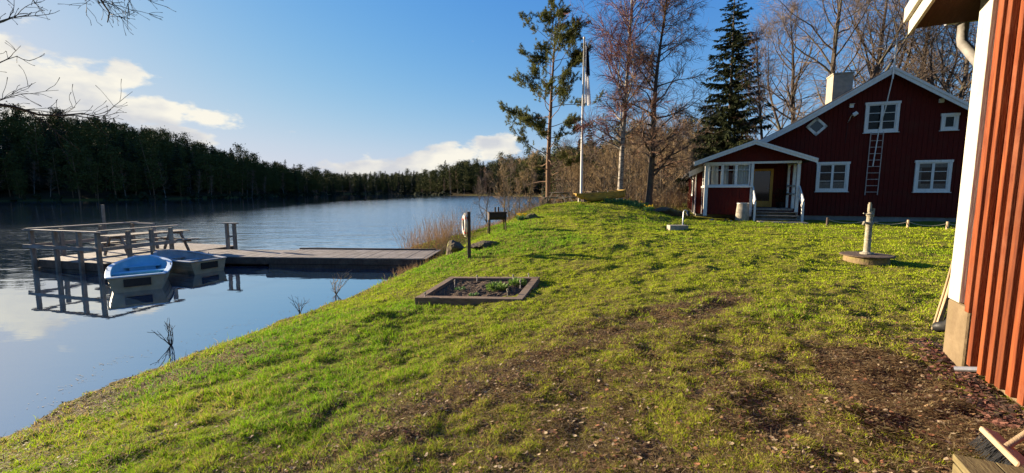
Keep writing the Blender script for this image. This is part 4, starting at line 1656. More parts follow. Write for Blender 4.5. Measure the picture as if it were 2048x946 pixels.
# ------------------------------------------------------------------ boats
def boat(name, label, loc, rz, L, B, H, hull, inside, rim, pram=.55, trim=0.0, group=None, keel=-.12, motor=True):
    """local +x towards the bow, stern at x = 0"""
    root = thing(name, label, 'rowing boat', loc, rz, group)
    root.rotation_euler = (0, trim, rz)
    NS, NP = 17, 11

    def sect(t, ins):
        x = L * t
        b = B / 2 * (.85 + .58 * t - .50 * t * t) * (1 - (1 - .30) * max(0, (t - pram) / (1 - pram)) ** 2.2)
        zg = H + .16 * t ** 2.2
        zk = keel + (.42 + H * .2) * max(0, (t - .55) / .45) ** 2.4
        if ins:
            b -= .035
            zk += .06
            x = L * (.012 + .965 * t)
        pts = []
        for k in range(NP):
            u = -1 + 2 * k / (NP - 1)
            au = abs(u)
            if au < .55:
                yy = b * .80 * (au / .55)
                zz = zk + (.07 if not ins else .03) * (au / .55) ** 2
            else:
                f = (au - .55) / .45
                yy = b * (.80 + .20 * f ** .8)
                z0 = zk + (.07 if not ins else .03)
                zz = z0 + (zg - z0) * f
            pts.append((x + (.10 * (zz - zk) if t > .9 else 0), math.copysign(yy, u), zz))
        return pts

    def shell(ins, n0=0, n1=NS):
        g = np.array([sect(i / (NS - 1), ins) for i in range(NS)])
        f = []
        for i in range(NS - 1):
            for k in range(NP - 1):
                a = i * NP + k
                f.append((a, a + 1, a + NP + 1, a + NP) if ins else (a, a + NP, a + NP + 1, a + 1))
        return g, f
    g, f = shell(False)
    mb = MB().add(g.reshape(-1, 3), f)
    mb.f.append(np.array([list(range(NP))]))
    mb.f.append(np.array([[(NS - 1) * NP + k for k in reversed(range(NP))]]))
    # lapped strakes moulded in the side
    for zf in (.36, .64):
        for sd_ in (0, 1):
            pts = []
            for i in range(NS):
                p_ = g[i]
                a_ = p_[2] if sd_ == 0 else p_[-3]
                b_ = p_[0] if sd_ == 0 else p_[-1]
                c_ = a_ + (b_ - a_) * zf
                pts.append(c_)
            mb.tube(pts, .014, 5)
    mb.build('hull', M[hull], root, smooth=True).modifiers.new('edge', 'EDGE_SPLIT').split_angle = R(45)
    g2, f2 = shell(True)
    mb = MB().add(g2.reshape(-1, 3), f2)
    mb.f.append(np.array([[k for k in reversed(range(NP))]]))
    mb.f.append(np.array([[(NS - 1) * NP + k for k in range(NP)]]))
    mb.build('inside', M[inside], root, smooth=True).modifiers.new('edge', 'EDGE_SPLIT').split_angle = R(45)
    # gunwale
    rm = MB()
    ring = [g[i][0] for i in range(NS)] + [g[NS - 1][k] for k in range(1, NP - 1) if False] + [g[i][-1] for i in reversed(range(NS))]
    ring = np.array(ring)
    n = len(ring)
    out = []
    for i in range(n):
        p_ = ring[i]
        sgn = -1 if i < NS else 1
        out.append([p_ + (0, sgn * .035, -.012), p_ + (0, sgn * .03, .022), p_ + (0, -sgn * .085, .022), p_ + (0, -sgn * .08, -.012)])
    rm.add(np.array(out).reshape(-1, 3), [(i * 4 + k, ((i + 1) % n) * 4 + k, ((i + 1) % n) * 4 + (k + 1) % 4, i * 4 + (k + 1) % 4) for i in range(n) for k in range(4) if i != NS - 1 and i != n - 1])
    z0 = g[0][0][2]
    zb = g[NS - 1][0][2]
    yb = g[NS - 1][-1][1]
    xb = g[NS - 1][0][0]
    rm.box((-.005, 0, z0 + .008), (.075, B * .87, .036))
    rm.box((xb, 0, zb + .006), (.09, yb * 2 + .05, .034))
    rm.build('gunwale', M[rim], root, bevel=.006)
    for tx, wv in ((.18, .30), (.52, .26), (.84, .26)):
        s_ = sect(tx, True)
        zt = keel + .06 + (z0 - keel) * .56 + .1 * tx
        yy = abs(s_[-1][1]) - .015
        mb = MB()
        mb.box((L * tx, 0, zt), (wv, yy * 1.96, .035))
        mb.box((L * tx, 0, (zt + keel + .08) / 2), (wv * .8, yy * 1.4, max(.02, zt - keel - .10)))
        mb.build('thwart', M[inside], root, bevel=.008)
    if motor:
        mb = MB()
        mb.box((-.022, 0, H * .60), (.04, B * .40, H * .50))
        mb.build('motor_pad', M['black'], root, bevel=.006)
    for s_ in (-1, 1):
        mb = MB()
        p_ = sect(.42, False)[0 if s_ < 0 else -1]
        mb.tube([(p_[0], p_[1], p_[2]), (p_[0], p_[1], p_[2] + .09)], .014, 6)
        mb.build('rowlock', M['metal'], root)
    return root


boat('rowing_boat', 'open rowing boat with bright blue inside and dark motor pad, moored stern towards the lawn', (-9.78, 10.98, 0), math.atan2(2.35, -1.85), 3.0, 1.36, .40, 'hull', 'blue', 'hull_rim', group='boats moored at the jetty')
boat('rowing_boat', 'open rowing boat with grey inside, moored between the blue boat and the walkway', (-9.72, 13.55, 0), math.atan2(.95, -2.1), 2.55, 1.25, .40, 'hull', 'boat_grey', 'boat_grey', group='boats moored at the jetty')
bp_ = atd(1147, 405, 22.6)
bs_ = atd(1243, 398, 23.7)
bz = gz(bs_.x, bs_.y)
boat('rowing_boat', 'old ochre wooden rowing boat lying tilted on the grassy mound', (bs_.x, bs_.y, bz + .26), math.atan2(bp_.y - bs_.y, bp_.x - bs_.x), 2.85, .95, .30, 'oldboat', 'dark_wood', 'oldboat', pram=.35, trim=R(7.0), motor=False)

# ------------------------------------------------------------------ flagpole
q = atd(1162, 400, 25.6)
q.z = gz(q.x, q.y) - .02
o = thing('flagpole', 'tall white flagpole standing on top of the mound', 'flagpole', q)
mb = MB()
mb.tube([(0, 0, 0), (0, 0, 4), (.03, 0, 9.35)], [.075, .065, .04], 12)
mb.build('pole', M['white'], o, smooth=True)
mb = MB()
mb.lathe([(.02, 9.33), (.06, 9.37), (.075, 9.42), (.05, 9.47), (.01, 9.49)], 12, (.03, 0, 0))
mb.build('knob', M['white'], o, smooth=True)
mb = MB()
mb.box((0, 0, .12), (.34, .30, .26))
mb.build('foot', M['concrete'], o, bevel=.02)
mb = MB()
mb.tube([(.10, -.04, .9), (.085, -.03, 5), (.075, -.01, 9.3)], .006, 4)
mb.build('halyard', M['rope'], o)


def flagcloth(name, mat, z0, z1, x0, x1a, x1b, parent, ph):
    mb = MB()
    nu, nv = 22, 16
    v = []
    for j in range(nv + 1):
        f = j / nv
        z = z1 + (z0 - z1) * f
        wid = x1a + (x1b - x1a) * f
        for i in range(nu + 1):
            u = i / nu
            v.append((x0 + wid * u, .11 * math.sin(u * 11 + ph + f * 1.2) * (.4 + .6 * u), z - .35 * u * (1 - f * .6) + .05 * math.sin(u * 9 + ph)))
    mb.add(v, [(j * (nu + 1) + i, j * (nu + 1) + i + 1, (j + 1) * (nu + 1) + i + 1, (j + 1) * (nu + 1) + i) for j in range(nv) for i in range(nu)])
    return mb.build(name, M[mat], parent, smooth=True)


fo = thing('hanging_flag', 'limp white and dark flag hanging beside the white pole', 'flag', q + Vector((.11, -.02, 0)))
flagcloth('white_field', 'flagwhite', 5.75, 7.6, .0, .20, .38, fo, 0)
flagcloth('dark_field', 'flagblack', 7.35, 9.15, .03, .14, .28, fo, 1)
flagcloth('white_hoist', 'flagwhite', 7.5, 9.2, .0, .05, .07, fo, 2)

# ------------------------------------------------------------------ lifebuoy and its post
px_, py_ = -1.18, 11.7
pz = gz(px_, py_)
mb = MB()
mb.box((0, 0, .60), (.085, .085, 1.40))
tag(mb.build('lifebuoy_post', M['dark_wood'], loc=(px_, py_, pz), bevel=.006), 'dark square wooden post standing at the lake edge by the mossy rocks', 'post')
o = thing('lifebuoy', 'round white lifebuoy hanging on the dark post above the jetty', 'lifebuoy', (px_ - .09, py_ - .03, pz + .94), R(15))
mb = MB()
NT_, NK = 40, 12
v = []
for i in range(NT_):
    a = 2 * math.pi * i / NT_
    for k in range(NK):
        b_ = 2 * math.pi * k / NK
        rr_ = .235 + .062 * math.cos(b_)
        v.append((.05 * math.sin(b_) - .02, rr_ * math.sin(a), rr_ * math.cos(a)))
mb.add(v, [(i * NK + k, i * NK + (k + 1) % NK, ((i + 1) % NT_) * NK + (k + 1) % NK, ((i + 1) % NT_) * NK + k) for i in range(NT_) for k in range(NK)])
mb.build('ring', M['buoy'], o, smooth=True)
mb = MB()
for q_ in range(4):
    a0 = math.pi / 4 + q_ * math.pi / 2
    v, f = [], []
    ns = 5
    for i in range(ns):
        a = a0 - .13 + .26 * i / (ns - 1)
        for k in range(NK):
            b_ = 2 * math.pi * k / NK
            rr_ = .235 + .066 * math.cos(b_)
            v.append((.054 * math.sin(b_) - .02, rr_ * math.sin(a), rr_ * math.cos(a)))
    for i in range(ns - 1):
        for k in range(NK):
            f.append((i * NK + k, i * NK + (k + 1) % NK, (i + 1) * NK + (k + 1) % NK, (i + 1) * NK + k))
    mb.add(v, f)
mb.build('band', M['buoyred'], o, smooth=True)
mb = MB()
pts = []
for i in range(41):
    a = 2 * math.pi * i / 40
    rr_ = .315 + .012 * abs(math.sin(2 * a))
    pts.append((-.02, rr_ * math.sin(a), rr_ * math.cos(a)))
mb.tube(pts, .008, 5)
mb.tube([(.0, -.02, -.30), (.02, .0, -.55), (.05, .02, -.80)], .007, 4)
mb.build('grab_line', M['rope'], o)

# ------------------------------------------------------------------ barbecue
q = atd(994, 466, 16.0)
q.z = gz(q.x, q.y)
o = thing('barbecue_grill', 'rusty dark drum barbecue on four thin legs at the top of the bank', 'barbecue', q, R(14))
mb = MB()
pr = [(-.17, .76), (.17, .76), (.175, .60), (.13, .50), (-.13, .50), (-.175, .60)]
v = []
mb2 = MB()
for xx in (-.33, .33):
    pass
mb.add([(x, a, z) for x in (-.33, .33) for a, z in pr], [(i, (i + 1) % 6, 6 + (i + 1) % 6, 6 + i) for i in range(6)])
mb.f.append(np.array([[5, 4, 3, 2, 1, 0]]))
mb.f.append(np.array([[6, 7, 8, 9, 10, 11]]))
mb.build('fire_box', M['iron'], o)
mb = MB()
mb.box((0, 0, .775), (.70, .38, .03))
mb.build('rim', M['iron'], o)
for sx in (-.29, .29):
    for sy in (-.14, .14):
        mb = MB()
        mb.bar((sx, sy * .9, .58), (sx * 1.08, sy * 1.15, -.02), .035, .035)
        mb.build('leg', M['iron'], o)
for sx in (-.05, .08):
    mb = MB()
    mb.box((sx, .10, .87), (.055, .045, .19))
    mb.build('rod_holder', M['iron'], o)

# ------------------------------------------------------------------ planter
PO = Vector((-.56, 7.93, .56))
bed = thing('raised_flower_bed', 'low square timber raised bed with dark soil sunk in the lawn', 'flower bed', PO, R(-13.6))
bed.rotation_euler = (R(1.5), R(-2.6), R(-13.6))
hw, hd = .97, .84
for nm, (c, s_) in enumerate([((0, -hd + .07, .10), (2 * hw, .14, .30)), ((0, hd - .07, .10), (2 * hw, .14, .30)), ((-hw + .07, 0, .098), (.14, 2 * hd - .28, .296)), ((hw - .07, 0, .098), (.14, 2 * hd - .28, .296))]):
    mb = MB()
    mb.box(c, s_)
    ob = mb.build('side_beam', M['bed_wood'], bed, bevel=.008)
nu = 44
v = []
for j in range(nu + 1):
    for i in range(nu + 1):
        x, y = -hw + .13 + (2 * hw - .26) * i / nu, -hd + .13 + (2 * hd - .26) * j / nu
        v.append((x, y, .185 + (fbm(np.array([x]), np.array([y]), .25, 5, 4)[0] - .5) * .11 + rr.uniform(-.008, .008)))
mb = MB().add(v, [(j * (nu + 1) + i, j * (nu + 1) + i + 1, (j + 1) * (nu + 1) + i + 1, (j + 1) * (nu + 1) + i) for j in range(nu) for i in range(nu)])
mb.build('soil', M['soil'], bed)
BM = Matrix.Translation(PO) @ bed.rotation_euler.to_matrix().to_4x4()


def tuft(name, label, loc, r, h, n, mat, cat, seed, group=None, w=.02):
    rr = random.Random(seed)
    mb = MB()
    for i in range(n):
        a, u = rr.uniform(0, 6.28), rr.random() ** .5 * r
        c = Vector((u * math.cos(a), u * math.sin(a), rr.uniform(0, h * .5)))
        d = Vector((math.cos(a) * .8 + rr.uniform(-.5, .5), math.sin(a) * .8 + rr.uniform(-.5, .5), rr.uniform(.3, 1.3))).normalized() * h * rr.uniform(.4, .9) * (1 - .5 * u / r)
        s_ = d.cross(Vector((rr.uniform(-1, 1), rr.uniform(-1, 1), .3))).normalized() * w * rr.uniform(.6, 1.2)
        mb.add([c - s_ * .4, c + s_ * .4, c + d * .5 + s_, c + d, c + d * .5 - s_], [(0, 1, 2, 3, 4)])
    o = mb.build(name, M[mat], loc=loc)
    return tag(o, label, cat, group)


for (u, v_, r, h, n, mt, lab) in [(.30, .02, .19, .17, 380, 'leafgreen', 'bright green clump in the middle of the raised bed'),
                                  (.60, .42, .16, .16, 280, 'leafgreen', 'bright green clump near the far right corner of the raised bed'),
                                  (-.02, -.42, .09, .07, 90, 'leafblue', 'small green sprout low at the front board of the bed'),
                                  (-.45, .05, .10, .06, 80, 'leafblue', 'flat green seedling patch left in the raised bed')]:
    tuft('bed_plant', lab, BM @ Vector((u, v_, .175)), r, h, n, mt, 'plant', int(u * 100) + 50, 'plants in the raised bed', .012)
rr = random.Random(12)
for k, (u, v_, lab) in enumerate([(-.80, -.78, 'small white peg on the near left corner of the bed frame'), (-.62, .20, 'small pale peg beside the left board of the raised bed'), (-.30, .62, 'white tipped peg in the far left soil of the bed'), (.45, .66, 'white tipped peg near the far board of the bed'), (.70, .20, 'white tipped peg beside the right board of the bed'), (.62, -.48, 'larger white peg in the near right soil of the bed'), (.74, .80, 'small white peg on the far right corner of the bed frame')]):
    o = thing('garden_peg', lab, 'garden peg', BM @ Vector((u, v_, .17)), 0, 'white pegs in the raised bed')
    mb = MB()
    mb.lathe([(.008, 0), (.008, .13)], 6)
    mb.build('stake', M['metal'], o)
    mb = MB()
    mb.lathe([(.016, .12), (.017, .13), (.017, .155), (.010, .162)], 8)
    mb.build('cap', M['concrete'], o)
# dry stems in the bed
mb = MB()
for i in range(70):
    u, v_ = rr.uniform(-.75, .75), rr.uniform(-.62, .62)
    c = BM @ Vector((u, v_, .17))
    mb.tube([c, c + Vector((rr.uniform(-.04, .04), rr.uniform(-.04, .04), rr.uniform(.05, .16)))], .0035, 3)
tag(mb.build('dry_stems', M['twig_pale']), 'short dry broken stems sticking out of the dark bed soil', 'stems', kind='stuff')

# ------------------------------------------------------------------ rocks
for (px, py, yy, s_, sd_, lab, mt) in [
    (912, 496, 14.6, (.48, .42, .36), 3, 'rounded mossy grey boulder behind the lifebuoy post', 'rock'),
    (962, 503, 13.2, (.60, .40, .17), 5, 'low flat mossy rock in the slope right of the lifebuoy post', 'rock'),
    (1088, 408, 26.0, (.45, .5, .62), 7, 'dark upright boulder at the foot of the pine on the bank', 'rock'),
    (1330, 428, 21.8, (1.2, .7, .36), 9, 'broad mossy rock hump at the right end of the mound', 'rock'),
    (333, 722, 7.0, (.22, .12, .07), 11, 'flat dark stone at the waterline below the bare twigs', 'rock'),
    (962, 553, 9.1, (.24, .12, .07), 13, 'low dark stone just behind the raised bed', 'slab'),
    (262, 762, 6.0, (.15, .10, .05), 23, 'flat dark stone at the brown bank between cape and bare twigs', 'rock'),
    (478, 676, 7.7, (.17, .12, .06), 25, 'low dark stone in the water edge between the two bare twigs', 'rock'),
        (1065, 440, 19.5, (.5, .35, .2), 17, 'small dark rock in the brown grass of the bank below the pine', 'rock')]:
    q = atd(px, py, yy)
    q.z = gz(q.x, q.y) + s_[2] * .25
    rock('boulder', lab, q, s_, sd_, mt, 'rocks along the shore', rz=sd_ * .7)

# daffodils
for k, (px, py, yy, n, fl, lab) in enumerate([(1045, 437, 19.2, 60, 14, 'little clump of yellow daffodils on the bank by the brown grass'),
                                              (1296, 424, 20.8, 40, 8, 'few yellow daffodils beside the broad rock hump'),
                                              (1255, 409, 22.2, 130, 3, 'wide tuft of blue green bulb leaves on the mound under the birch'),
                                              (1228, 408, 22.4, 100, 2, 'tuft of blue green bulb leaves on the mound left of the birch foot'),
                                              (1275, 415, 21.8, 90, 2, 'tuft of blue green bulb leaves between birch foot and rock hump')]):
    q = atd(px, py, yy)
    q.z = gz(q.x, q.y) - .01
    o = thing('daffodil_clump', lab, 'flowers', q, 0, 'bulb plants on the mound')
    rr = random.Random(k)
    mb = MB()
    sp_ = .25 if k < 2 else .55
    for i in range(n * 2):
        a, u = rr.uniform(0, 6.28), rr.random() ** .5 * sp_
        c = Vector((u * math.cos(a), u * .6 * math.sin(a), 0))
        d = Vector((rr.uniform(-.3, .3), rr.uniform(-.3, .3), 1)) * rr.uniform(.14, .28)
        s_ = Vector((rr.uniform(-1, 1), rr.uniform(-1, 1), 0)).normalized() * .012
        mb.add([c - s_, c + s_, c + d * .6 + s_, c + d + Vector((rr.uniform(-.06, .06), 0, -.02)), c + d * .6 - s_], [(0, 1, 2, 3, 4)])
    mb.build('leaves', M['leafblue'], o)
    mb = MB()
    for i in range(fl):
        a, u = rr.uniform(0, 6.28), rr.random() ** .5 * sp_
        c = Vector((u * math.cos(a), u * .6 * math.sin(a), rr.uniform(.2, .3)))
        for j in range(6):
            aa = j * 1.047
            d = Vector((math.cos(aa), -.3, math.sin(aa))) * .04
            s_ = Vector((-math.sin(aa), 0, math.cos(aa))) * .015
            mb.add([c, c + d * .6 + s_, c + d, c + d * .6 - s_], [(0, 1, 2, 3)])
    mb.build('blossoms', M['yellow'], o)

# ------------------------------------------------------------------ trees
def unit(v):
    return v / (np.linalg.norm(v) + 1e-12)


def grow(rg, p, d, L, n, wob, up=0.0, grav=0.0):
    pts = [np.array(p, dtype=np.float64)]
    d = unit(np.array(d, dtype=np.float64))
    st = L / n
    for i in range(n):
        d = unit(d + rg.normal(0, wob, 3) + np.array([0, 0, up]) + np.array([0, 0, -grav * (i / n)]))
        pts.append(pts[-1] + d * st)
    return np.array(pts)


def perp(rg, d, ang, az):
    d = unit(d)
    ref = np.array([0, 0, 1.]) if abs(d[2]) < .9 else np.array([1., 0, 0])
    u = unit(np.cross(d, ref))
    v = np.cross(d, u)
    return d * math.cos(ang) + (u * math.cos(az) + v * math.sin(az)) * math.sin(ang)


def bare_tree(seed, h, r, limbs=26, start=.22, lang=62, llen=.34, lup=.05, n2=7, n3=7, wob=.07, droop=0.0, twr=.006, top=.35, lean=(0, 0), fork=0, twlen=.6, crook=.10, shape=None):
    """returns (wood MB, twig MB) of a leafless tree standing at the origin"""
    rg = np.random.default_rng(seed)
    wood, twig = MB(), MB()
    trunk = grow(rg, (0, 0, -.1), (lean[0], lean[1], 1), h, 16, wob * .35, .05)
    tr = r * (1 - np.linspace(0, 1, 17) * .93) ** .9
    tr[0] *= 1.35
    wood.tube(trunk, tr, 10)
    stems = [(trunk, tr)]
    for k in range(fork):
        i = 3 + k
        st = grow(rg, trunk[i], perp(rg, trunk[i] - trunk[i - 1], R(24), rg.uniform(0, 6.28)), h * .72, 12, wob * .6, .06)
        rr_ = tr[i] * .7 * (1 - np.linspace(0, 1, 13) * .95)
        wood.tube(st, rr_, 8)
        stems.append((st, rr_))
    for (tk, rk) in stems:
        nl = limbs if tk is trunk else int(limbs * .6)
        for k in range(nl):
            f = start + (1 - start) * ((k + rg.random()) / nl) ** .9 if tk is trunk else .12 + .88 * rg.random()
            f = min(f, .985)
            x = f * (len(tk) - 1)
            i = int(x)
            i = min(i, len(tk) - 2)
            p = tk[i] + (tk[i + 1] - tk[i]) * (x - i)
            rr0 = rk[i] * .45
            d = perp(rg, tk[i + 1] - tk[i], R(lang * rg.uniform(.75, 1.15) * (1 - top * f)), rg.uniform(0, 6.28))
            sh = (math.sin(math.pi * min(1, max(0, (f - start) / (1 - start) * .8 + .2))) ** .7) if shape is None else shape((f - start) / (1 - start))
            L = h * llen * max(.15, sh) * rg.uniform(.7, 1.2)
            lb = grow(rg, p, d, L, 8, crook, lup, droop * .3)
            lr = max(rr0, twr * 1.6) * (1 - np.linspace(0, 1, 9) * .88)
            wood.tube(lb, lr, 5, cap=False)
            for q in range(n2):
                fx = (.18 + .82 * rg.random()) * 7.99
                j = int(fx)
                pb = lb[j] + (lb[j + 1] - lb[j]) * (fx - j)
                d2 = perp(rg, lb[j + 1] - lb[j], R(rg.uniform(28, 62)), rg.uniform(0, 6.28))
                L2 = L * rg.uniform(.25, .5) * (1.1 - .5 * fx / 8)
                b2 = grow(rg, pb, d2, L2, 4, crook * 1.3, lup * .8, droop * .6)
                twig.tube(b2, max(lr[j] * .5, twr * 1.2) * (1 - np.linspace(0, 1, 5) * .7), 4, cap=False)
                for s in range(n3):
                    fy = (.1 + .9 * rg.random()) * 3.99
                    m_ = int(fy)
                    pc = b2[m_] + (b2[m_ + 1] - b2[m_]) * (fy - m_)
                    d3 = perp(rg, b2[m_ + 1] - b2[m_], R(rg.uniform(20, 60)), rg.uniform(0, 6.28))
                    L3 = twlen * rg.uniform(.4, 1.1)
                    b3 = grow(rg, pc, d3, L3, 3, crook, lup * .4, droop)
                    twig.tube(b3, twr * np.array([1, .85, .65, .4]), 3, cap=False)
    return wood, twig


def place_tree(name, label, group, meshes, x, y, rz=0.0, s=1.0, dz=0.0, cat='tree'):
    o = thing(name, label, cat, (x, y, gz(x, y) - .05 + dz), rz, group)
    o.scale = (s, s, s)
    for nm, me in meshes:
        c = bpy.data.objects.new(nm, me)
        col.objects.link(c)
        c.parent = o
    return o


def meshes_of(parts):
    out = []
    for nm, mb, mt, sm in parts:
        t = mb.build(nm, M[mt], smooth=sm)
        me = t.data
        bpy.data.objects.remove(t)
        out.append((nm, me))
    return out


def px_at(px, yy):
    d = ray(px, 385)
    return d.x / d.y * yy


# birch and alder on the mound
w, t = bare_tree(3, 14.6, .17, limbs=50, start=.20, lang=60, llen=.25, lup=.04, n2=12, n3=13, droop=.18, twr=.0078, top=.45, lean=(-.004, 0), twlen=.95, wob=.035)
me_birch = meshes_of([('trunk', w, 'bark_birch', True), ('crown', t, 'twig_birch', False)])
place_tree('birch_tree', 'tall white stemmed birch with fine reddish twigs behind the ochre boat', 'tall trees on the mound', me_birch, px_at(1239, 25), 25, .4)
w, t = bare_tree(8, 12.4, .19, limbs=56, start=.14, lang=82, llen=.30, lup=.02, n2=11, n3=11, droop=.05, twr=.0078, top=.35, lean=(-.006, 0), twlen=.62, crook=.13, wob=.05, shape=lambda f: (1 - .65 * max(0, f)) * (.55 + .45 * min(1, f * 5 + .3)))
me_alder = meshes_of([('trunk', w, 'bark_dark', True), ('crown', t, 'twig', False)])
place_tree('alder_tree', 'dark stemmed leafless alder with wide level branches right of the birch', 'tall trees on the mound', me_alder, px_at(1298, 24.5), 24.5, 1.2)


# scots pine
def pine(seed, h, r):
    rg = np.random.default_rng(seed)
    wood, need = MB(), MB()
    trunk = grow(rg, (0, 0, -.1), (-.012, 0, 1), h, 18, .018, .03)
    tr = r * (1 - np.linspace(0, 1, 19) * .88)
    wood.tube(trunk, tr, 12)
    N = 46
    for k in range(N):
        f = .15 + .83 * (k + rg.random() * .8) / N
        x = f * 17.99
        i = int(x)
        p = trunk[i] + (trunk[i + 1] - trunk[i]) * (x - i)
        az = k * 2.399 + rg.normal(0, .35)
        prof = 3.7 * (.50 + .50 * math.sin(math.pi * min(1, f * 1.02) ** 1.1)) if f < .85 else 3.2 * (1.02 - f) / .17 * .55 + .5
        L = prof * rg.uniform(.55, 1.05)
        el = R(-6 + 42 * f + rg.normal(0, 9))
        d = np.array([math.cos(az) * math.cos(el), math.sin(az) * math.cos(el), math.sin(el)])
        lb = grow(rg, p, d, L, 9, .11, .012 + .03 * f)
        wood.tube(lb, (.018 + .028 * (1 - f)) * (1 - np.linspace(0, 1, 10) * .8), 6, cap=False)
        dead = f < .34 and rg.random() < .35
        for s in range(11 if f < .8 else 7):
            fx = min(8.99, (.38 + .62 * rg.random() ** .7) * 9)
            j = int(fx)
            pb = lb[j] + (lb[j + 1] - lb[j]) * (fx - j)
            d2 = perp(rg, lb[j + 1] - lb[j], R(rg.uniform(25, 65)), rg.uniform(0, 6.28))
            d2[2] = abs(d2[2]) * .6
            L2 = rg.uniform(.35, .85)
            b2 = grow(rg, pb, d2, L2, 4, .16, .06)
            wood.tube(b2, .010 * (1 - np.linspace(0, 1, 5) * .6), 4, cap=False)
            if dead:
                continue
            for c in range(6):
                e = b2[rg.integers(1, 5)] + rg.normal(0, .10, 3)
                ax = unit(d2 + rg.normal(0, .5, 3) + np.array([0, 0, .4]))
                nn = 34
                ph = rg.uniform(0, 6.28, nn)
                u0 = rg.uniform(-.16, .16, nn)
                dirs = np.array([perp(rg, ax, R(rg.uniform(25, 75)), a) for a in ph])
                base = e + ax * u0[:, None]
                ln = rg.uniform(.10, .20, nn)[:, None]
                tip = base + dirs * ln
                sd_ = np.cross(dirs, rg.normal(0, 1, (nn, 3)))
                sd_ = sd_ / np.linalg.norm(sd_, axis=1)[:, None] * .014
                V = np.stack([base - sd_, base + sd_, tip], 1).reshape(-1, 3)
                need.add(V, np.arange(nn * 3).reshape(-1, 3))
    return wood, need


w, t = pine(4, 13.1, .20)
me_pine = meshes_of([('trunk', w, 'bark_pine', True), ('crown', t, 'needle_pine', False)])
place_tree('pine_tree', 'tall slender pine with reddish trunk and open tufted crown by the lake', 'tall trees on the mound', me_pine, px_at(1097, 29.5), 29.5, .2)


# norway spruce with hanging boughs
def spruce(seed, h, r, rad, whorls, per, spray):
    rg = np.random.default_rng(seed)
    wood, need = MB(), MB()
    trunk = grow(rg, (0, 0, -.1), (0, 0, 1), h, 14, .008, .02)
    wood.tube(trunk, r * (1 - np.linspace(0, 1, 15) * .95), 8)
    for k in range(whorls):
        f = .05 + .94 * (k + rg.random() * .5) / whorls
        R0 = rad * (1 - f) ** .82 * (1.0 if f > .12 else .8) + .12
        for q in range(per):
            if rg.random() < .10:
                continue
            az = q * 2 * math.pi / per + k * 1.3 + rg.normal(0, .25)
            L = R0 * rg.uniform(.62, 1.15)
            z = h * (f + rg.normal(0, .006))
            el = R(28 * f - 20 + rg.normal(0, 6))
            d = np.array([math.cos(az) * math.cos(el), math.sin(az) * math.cos(el), math.sin(el)])
            n = 6
            lb = grow(rg, (0, 0, z), d, L, n, .05, .05 if f < .7 else .02)
            wood.tube(lb, .022 * (1.15 - f) * (1 - np.linspace(0, 1, n + 1) * .8) + .003, 4, cap=False)
            ns = max(5, int(spray * L))
            for s in range(ns):
                u = (.10 + .90 * (s + rg.random()) / ns) * (n - .01)
                j = int(u)
                pb = lb[j] + (lb[j + 1] - lb[j]) * (u - j)
                tdir = unit(lb[j + 1] - lb[j])
                side = np.array([-tdir[1], tdir[0], 0]) * (1 if rg.random() < .5 else -1)
                sl = (.18 + .40 * (1 - f)) * rg.uniform(.5, 1.15)
                dd = unit(tdir * .55 + side * rg.uniform(.15, .9) + np.array([0, 0, -rg.uniform(.25, 1.35) * (1.15 - f)]))
                tip = pb + dd * sl + np.array([0, 0, -.10 * sl])
                mid = pb + dd * sl * .5
                w_ = unit(np.cross(dd, np.array([0, 0, 1]) + rg.normal(0, .5, 3))) * .048 * rg.uniform(.7, 1.4)
                need.add([pb - w_ * .4, mid - w_, tip, mid + w_, pb + w_ * .4], [(0, 1, 2, 3, 4)])
                for g in range(2):
                    ps = pb + dd * sl * rg.uniform(.2, .9)
                    d3 = unit(dd + rg.normal(0, .55, 3) + np.array([0, 0, -.4]))
                    w2 = unit(np.cross(d3, rg.normal(0, 1, 3))) * .022
                    tp = ps + d3 * sl * .5
                    need.add([ps - w2 * .5, (ps + tp) / 2 - w2, tp, (ps + tp) / 2 + w2, ps + w2 * .5], [(0, 1, 2, 3, 4)])
    return wood, need


w, t = spruce(5, 17.2, .22, 3.6, 38, 10, 26)
me_spruce = meshes_of([('trunk', w, 'bark_dark', True), ('crown', t, 'needle_spruce', False)])
place_tree('spruce_tree', 'big dark drooping spruce towering behind the porch roof', None, me_spruce, px_at(1452, 33), 33, .5)

# leafless trees behind the farmhouse
OAK = []
for sd_, kw in ((21, dict(limbs=22, fork=2)), (22, dict(limbs=24, fork=3)), (23, dict(limbs=26, fork=1))):
    w, t = bare_tree(sd_, 13.5, .24, start=.22, lang=55, llen=.38, lup=.06, n2=10, n3=11, twr=.0052, crook=.16, twlen=.8, wob=.12, **kw)
    OAK.append(meshes_of([('trunk', w, 'bark_dark', True), ('crown', t, 'twig_grey', False)]))
for (px, yy, k, rz, s, lab) in [(1655, 37, 0, .3, 1.5, 'tall forked leafless tree rising behind the pale chimney'),
                                (1725, 42, 1, 1.9, 1.6, 'broad leafless tree behind the farmhouse ridge left of the aerial'),
                                (1800, 38, 2, 4.0, 1.45, 'leafless tree with fine twigs right of the roof aerial'),
                                (1880, 34, 1, 3.1, 1.2, 'leafless tree with crooked limbs over the right roof slope'),
                                (1960, 37, 0, 5.0, 1.4, 'leafless tree partly hidden by the shed eave'),
                                (2080, 33, 2, 2.2, 1.1, 'leafless tree behind the shed at the right'),
                                (1590, 44, 2, .8, 1.4, 'leafless tree between the spruce and the chimney'),
                                (2200, 36, 1, 1.2, 1.1, 'leafless tree far behind the shed')]:
    if px > 2060:
        continue
    place_tree('leafless_tree', lab, 'leafless trees behind the farmhouse', OAK[k], px_at(px, yy), yy, rz, s)
w, t = bare_tree(31, 12.5, .15, limbs=30, start=.3, lang=50, llen=.2, lup=.05, n2=7, n3=7, twr=.007, twlen=.7)
SLIM = meshes_of([('trunk', w, 'bark_dark', True), ('crown', t, 'twig', False)])
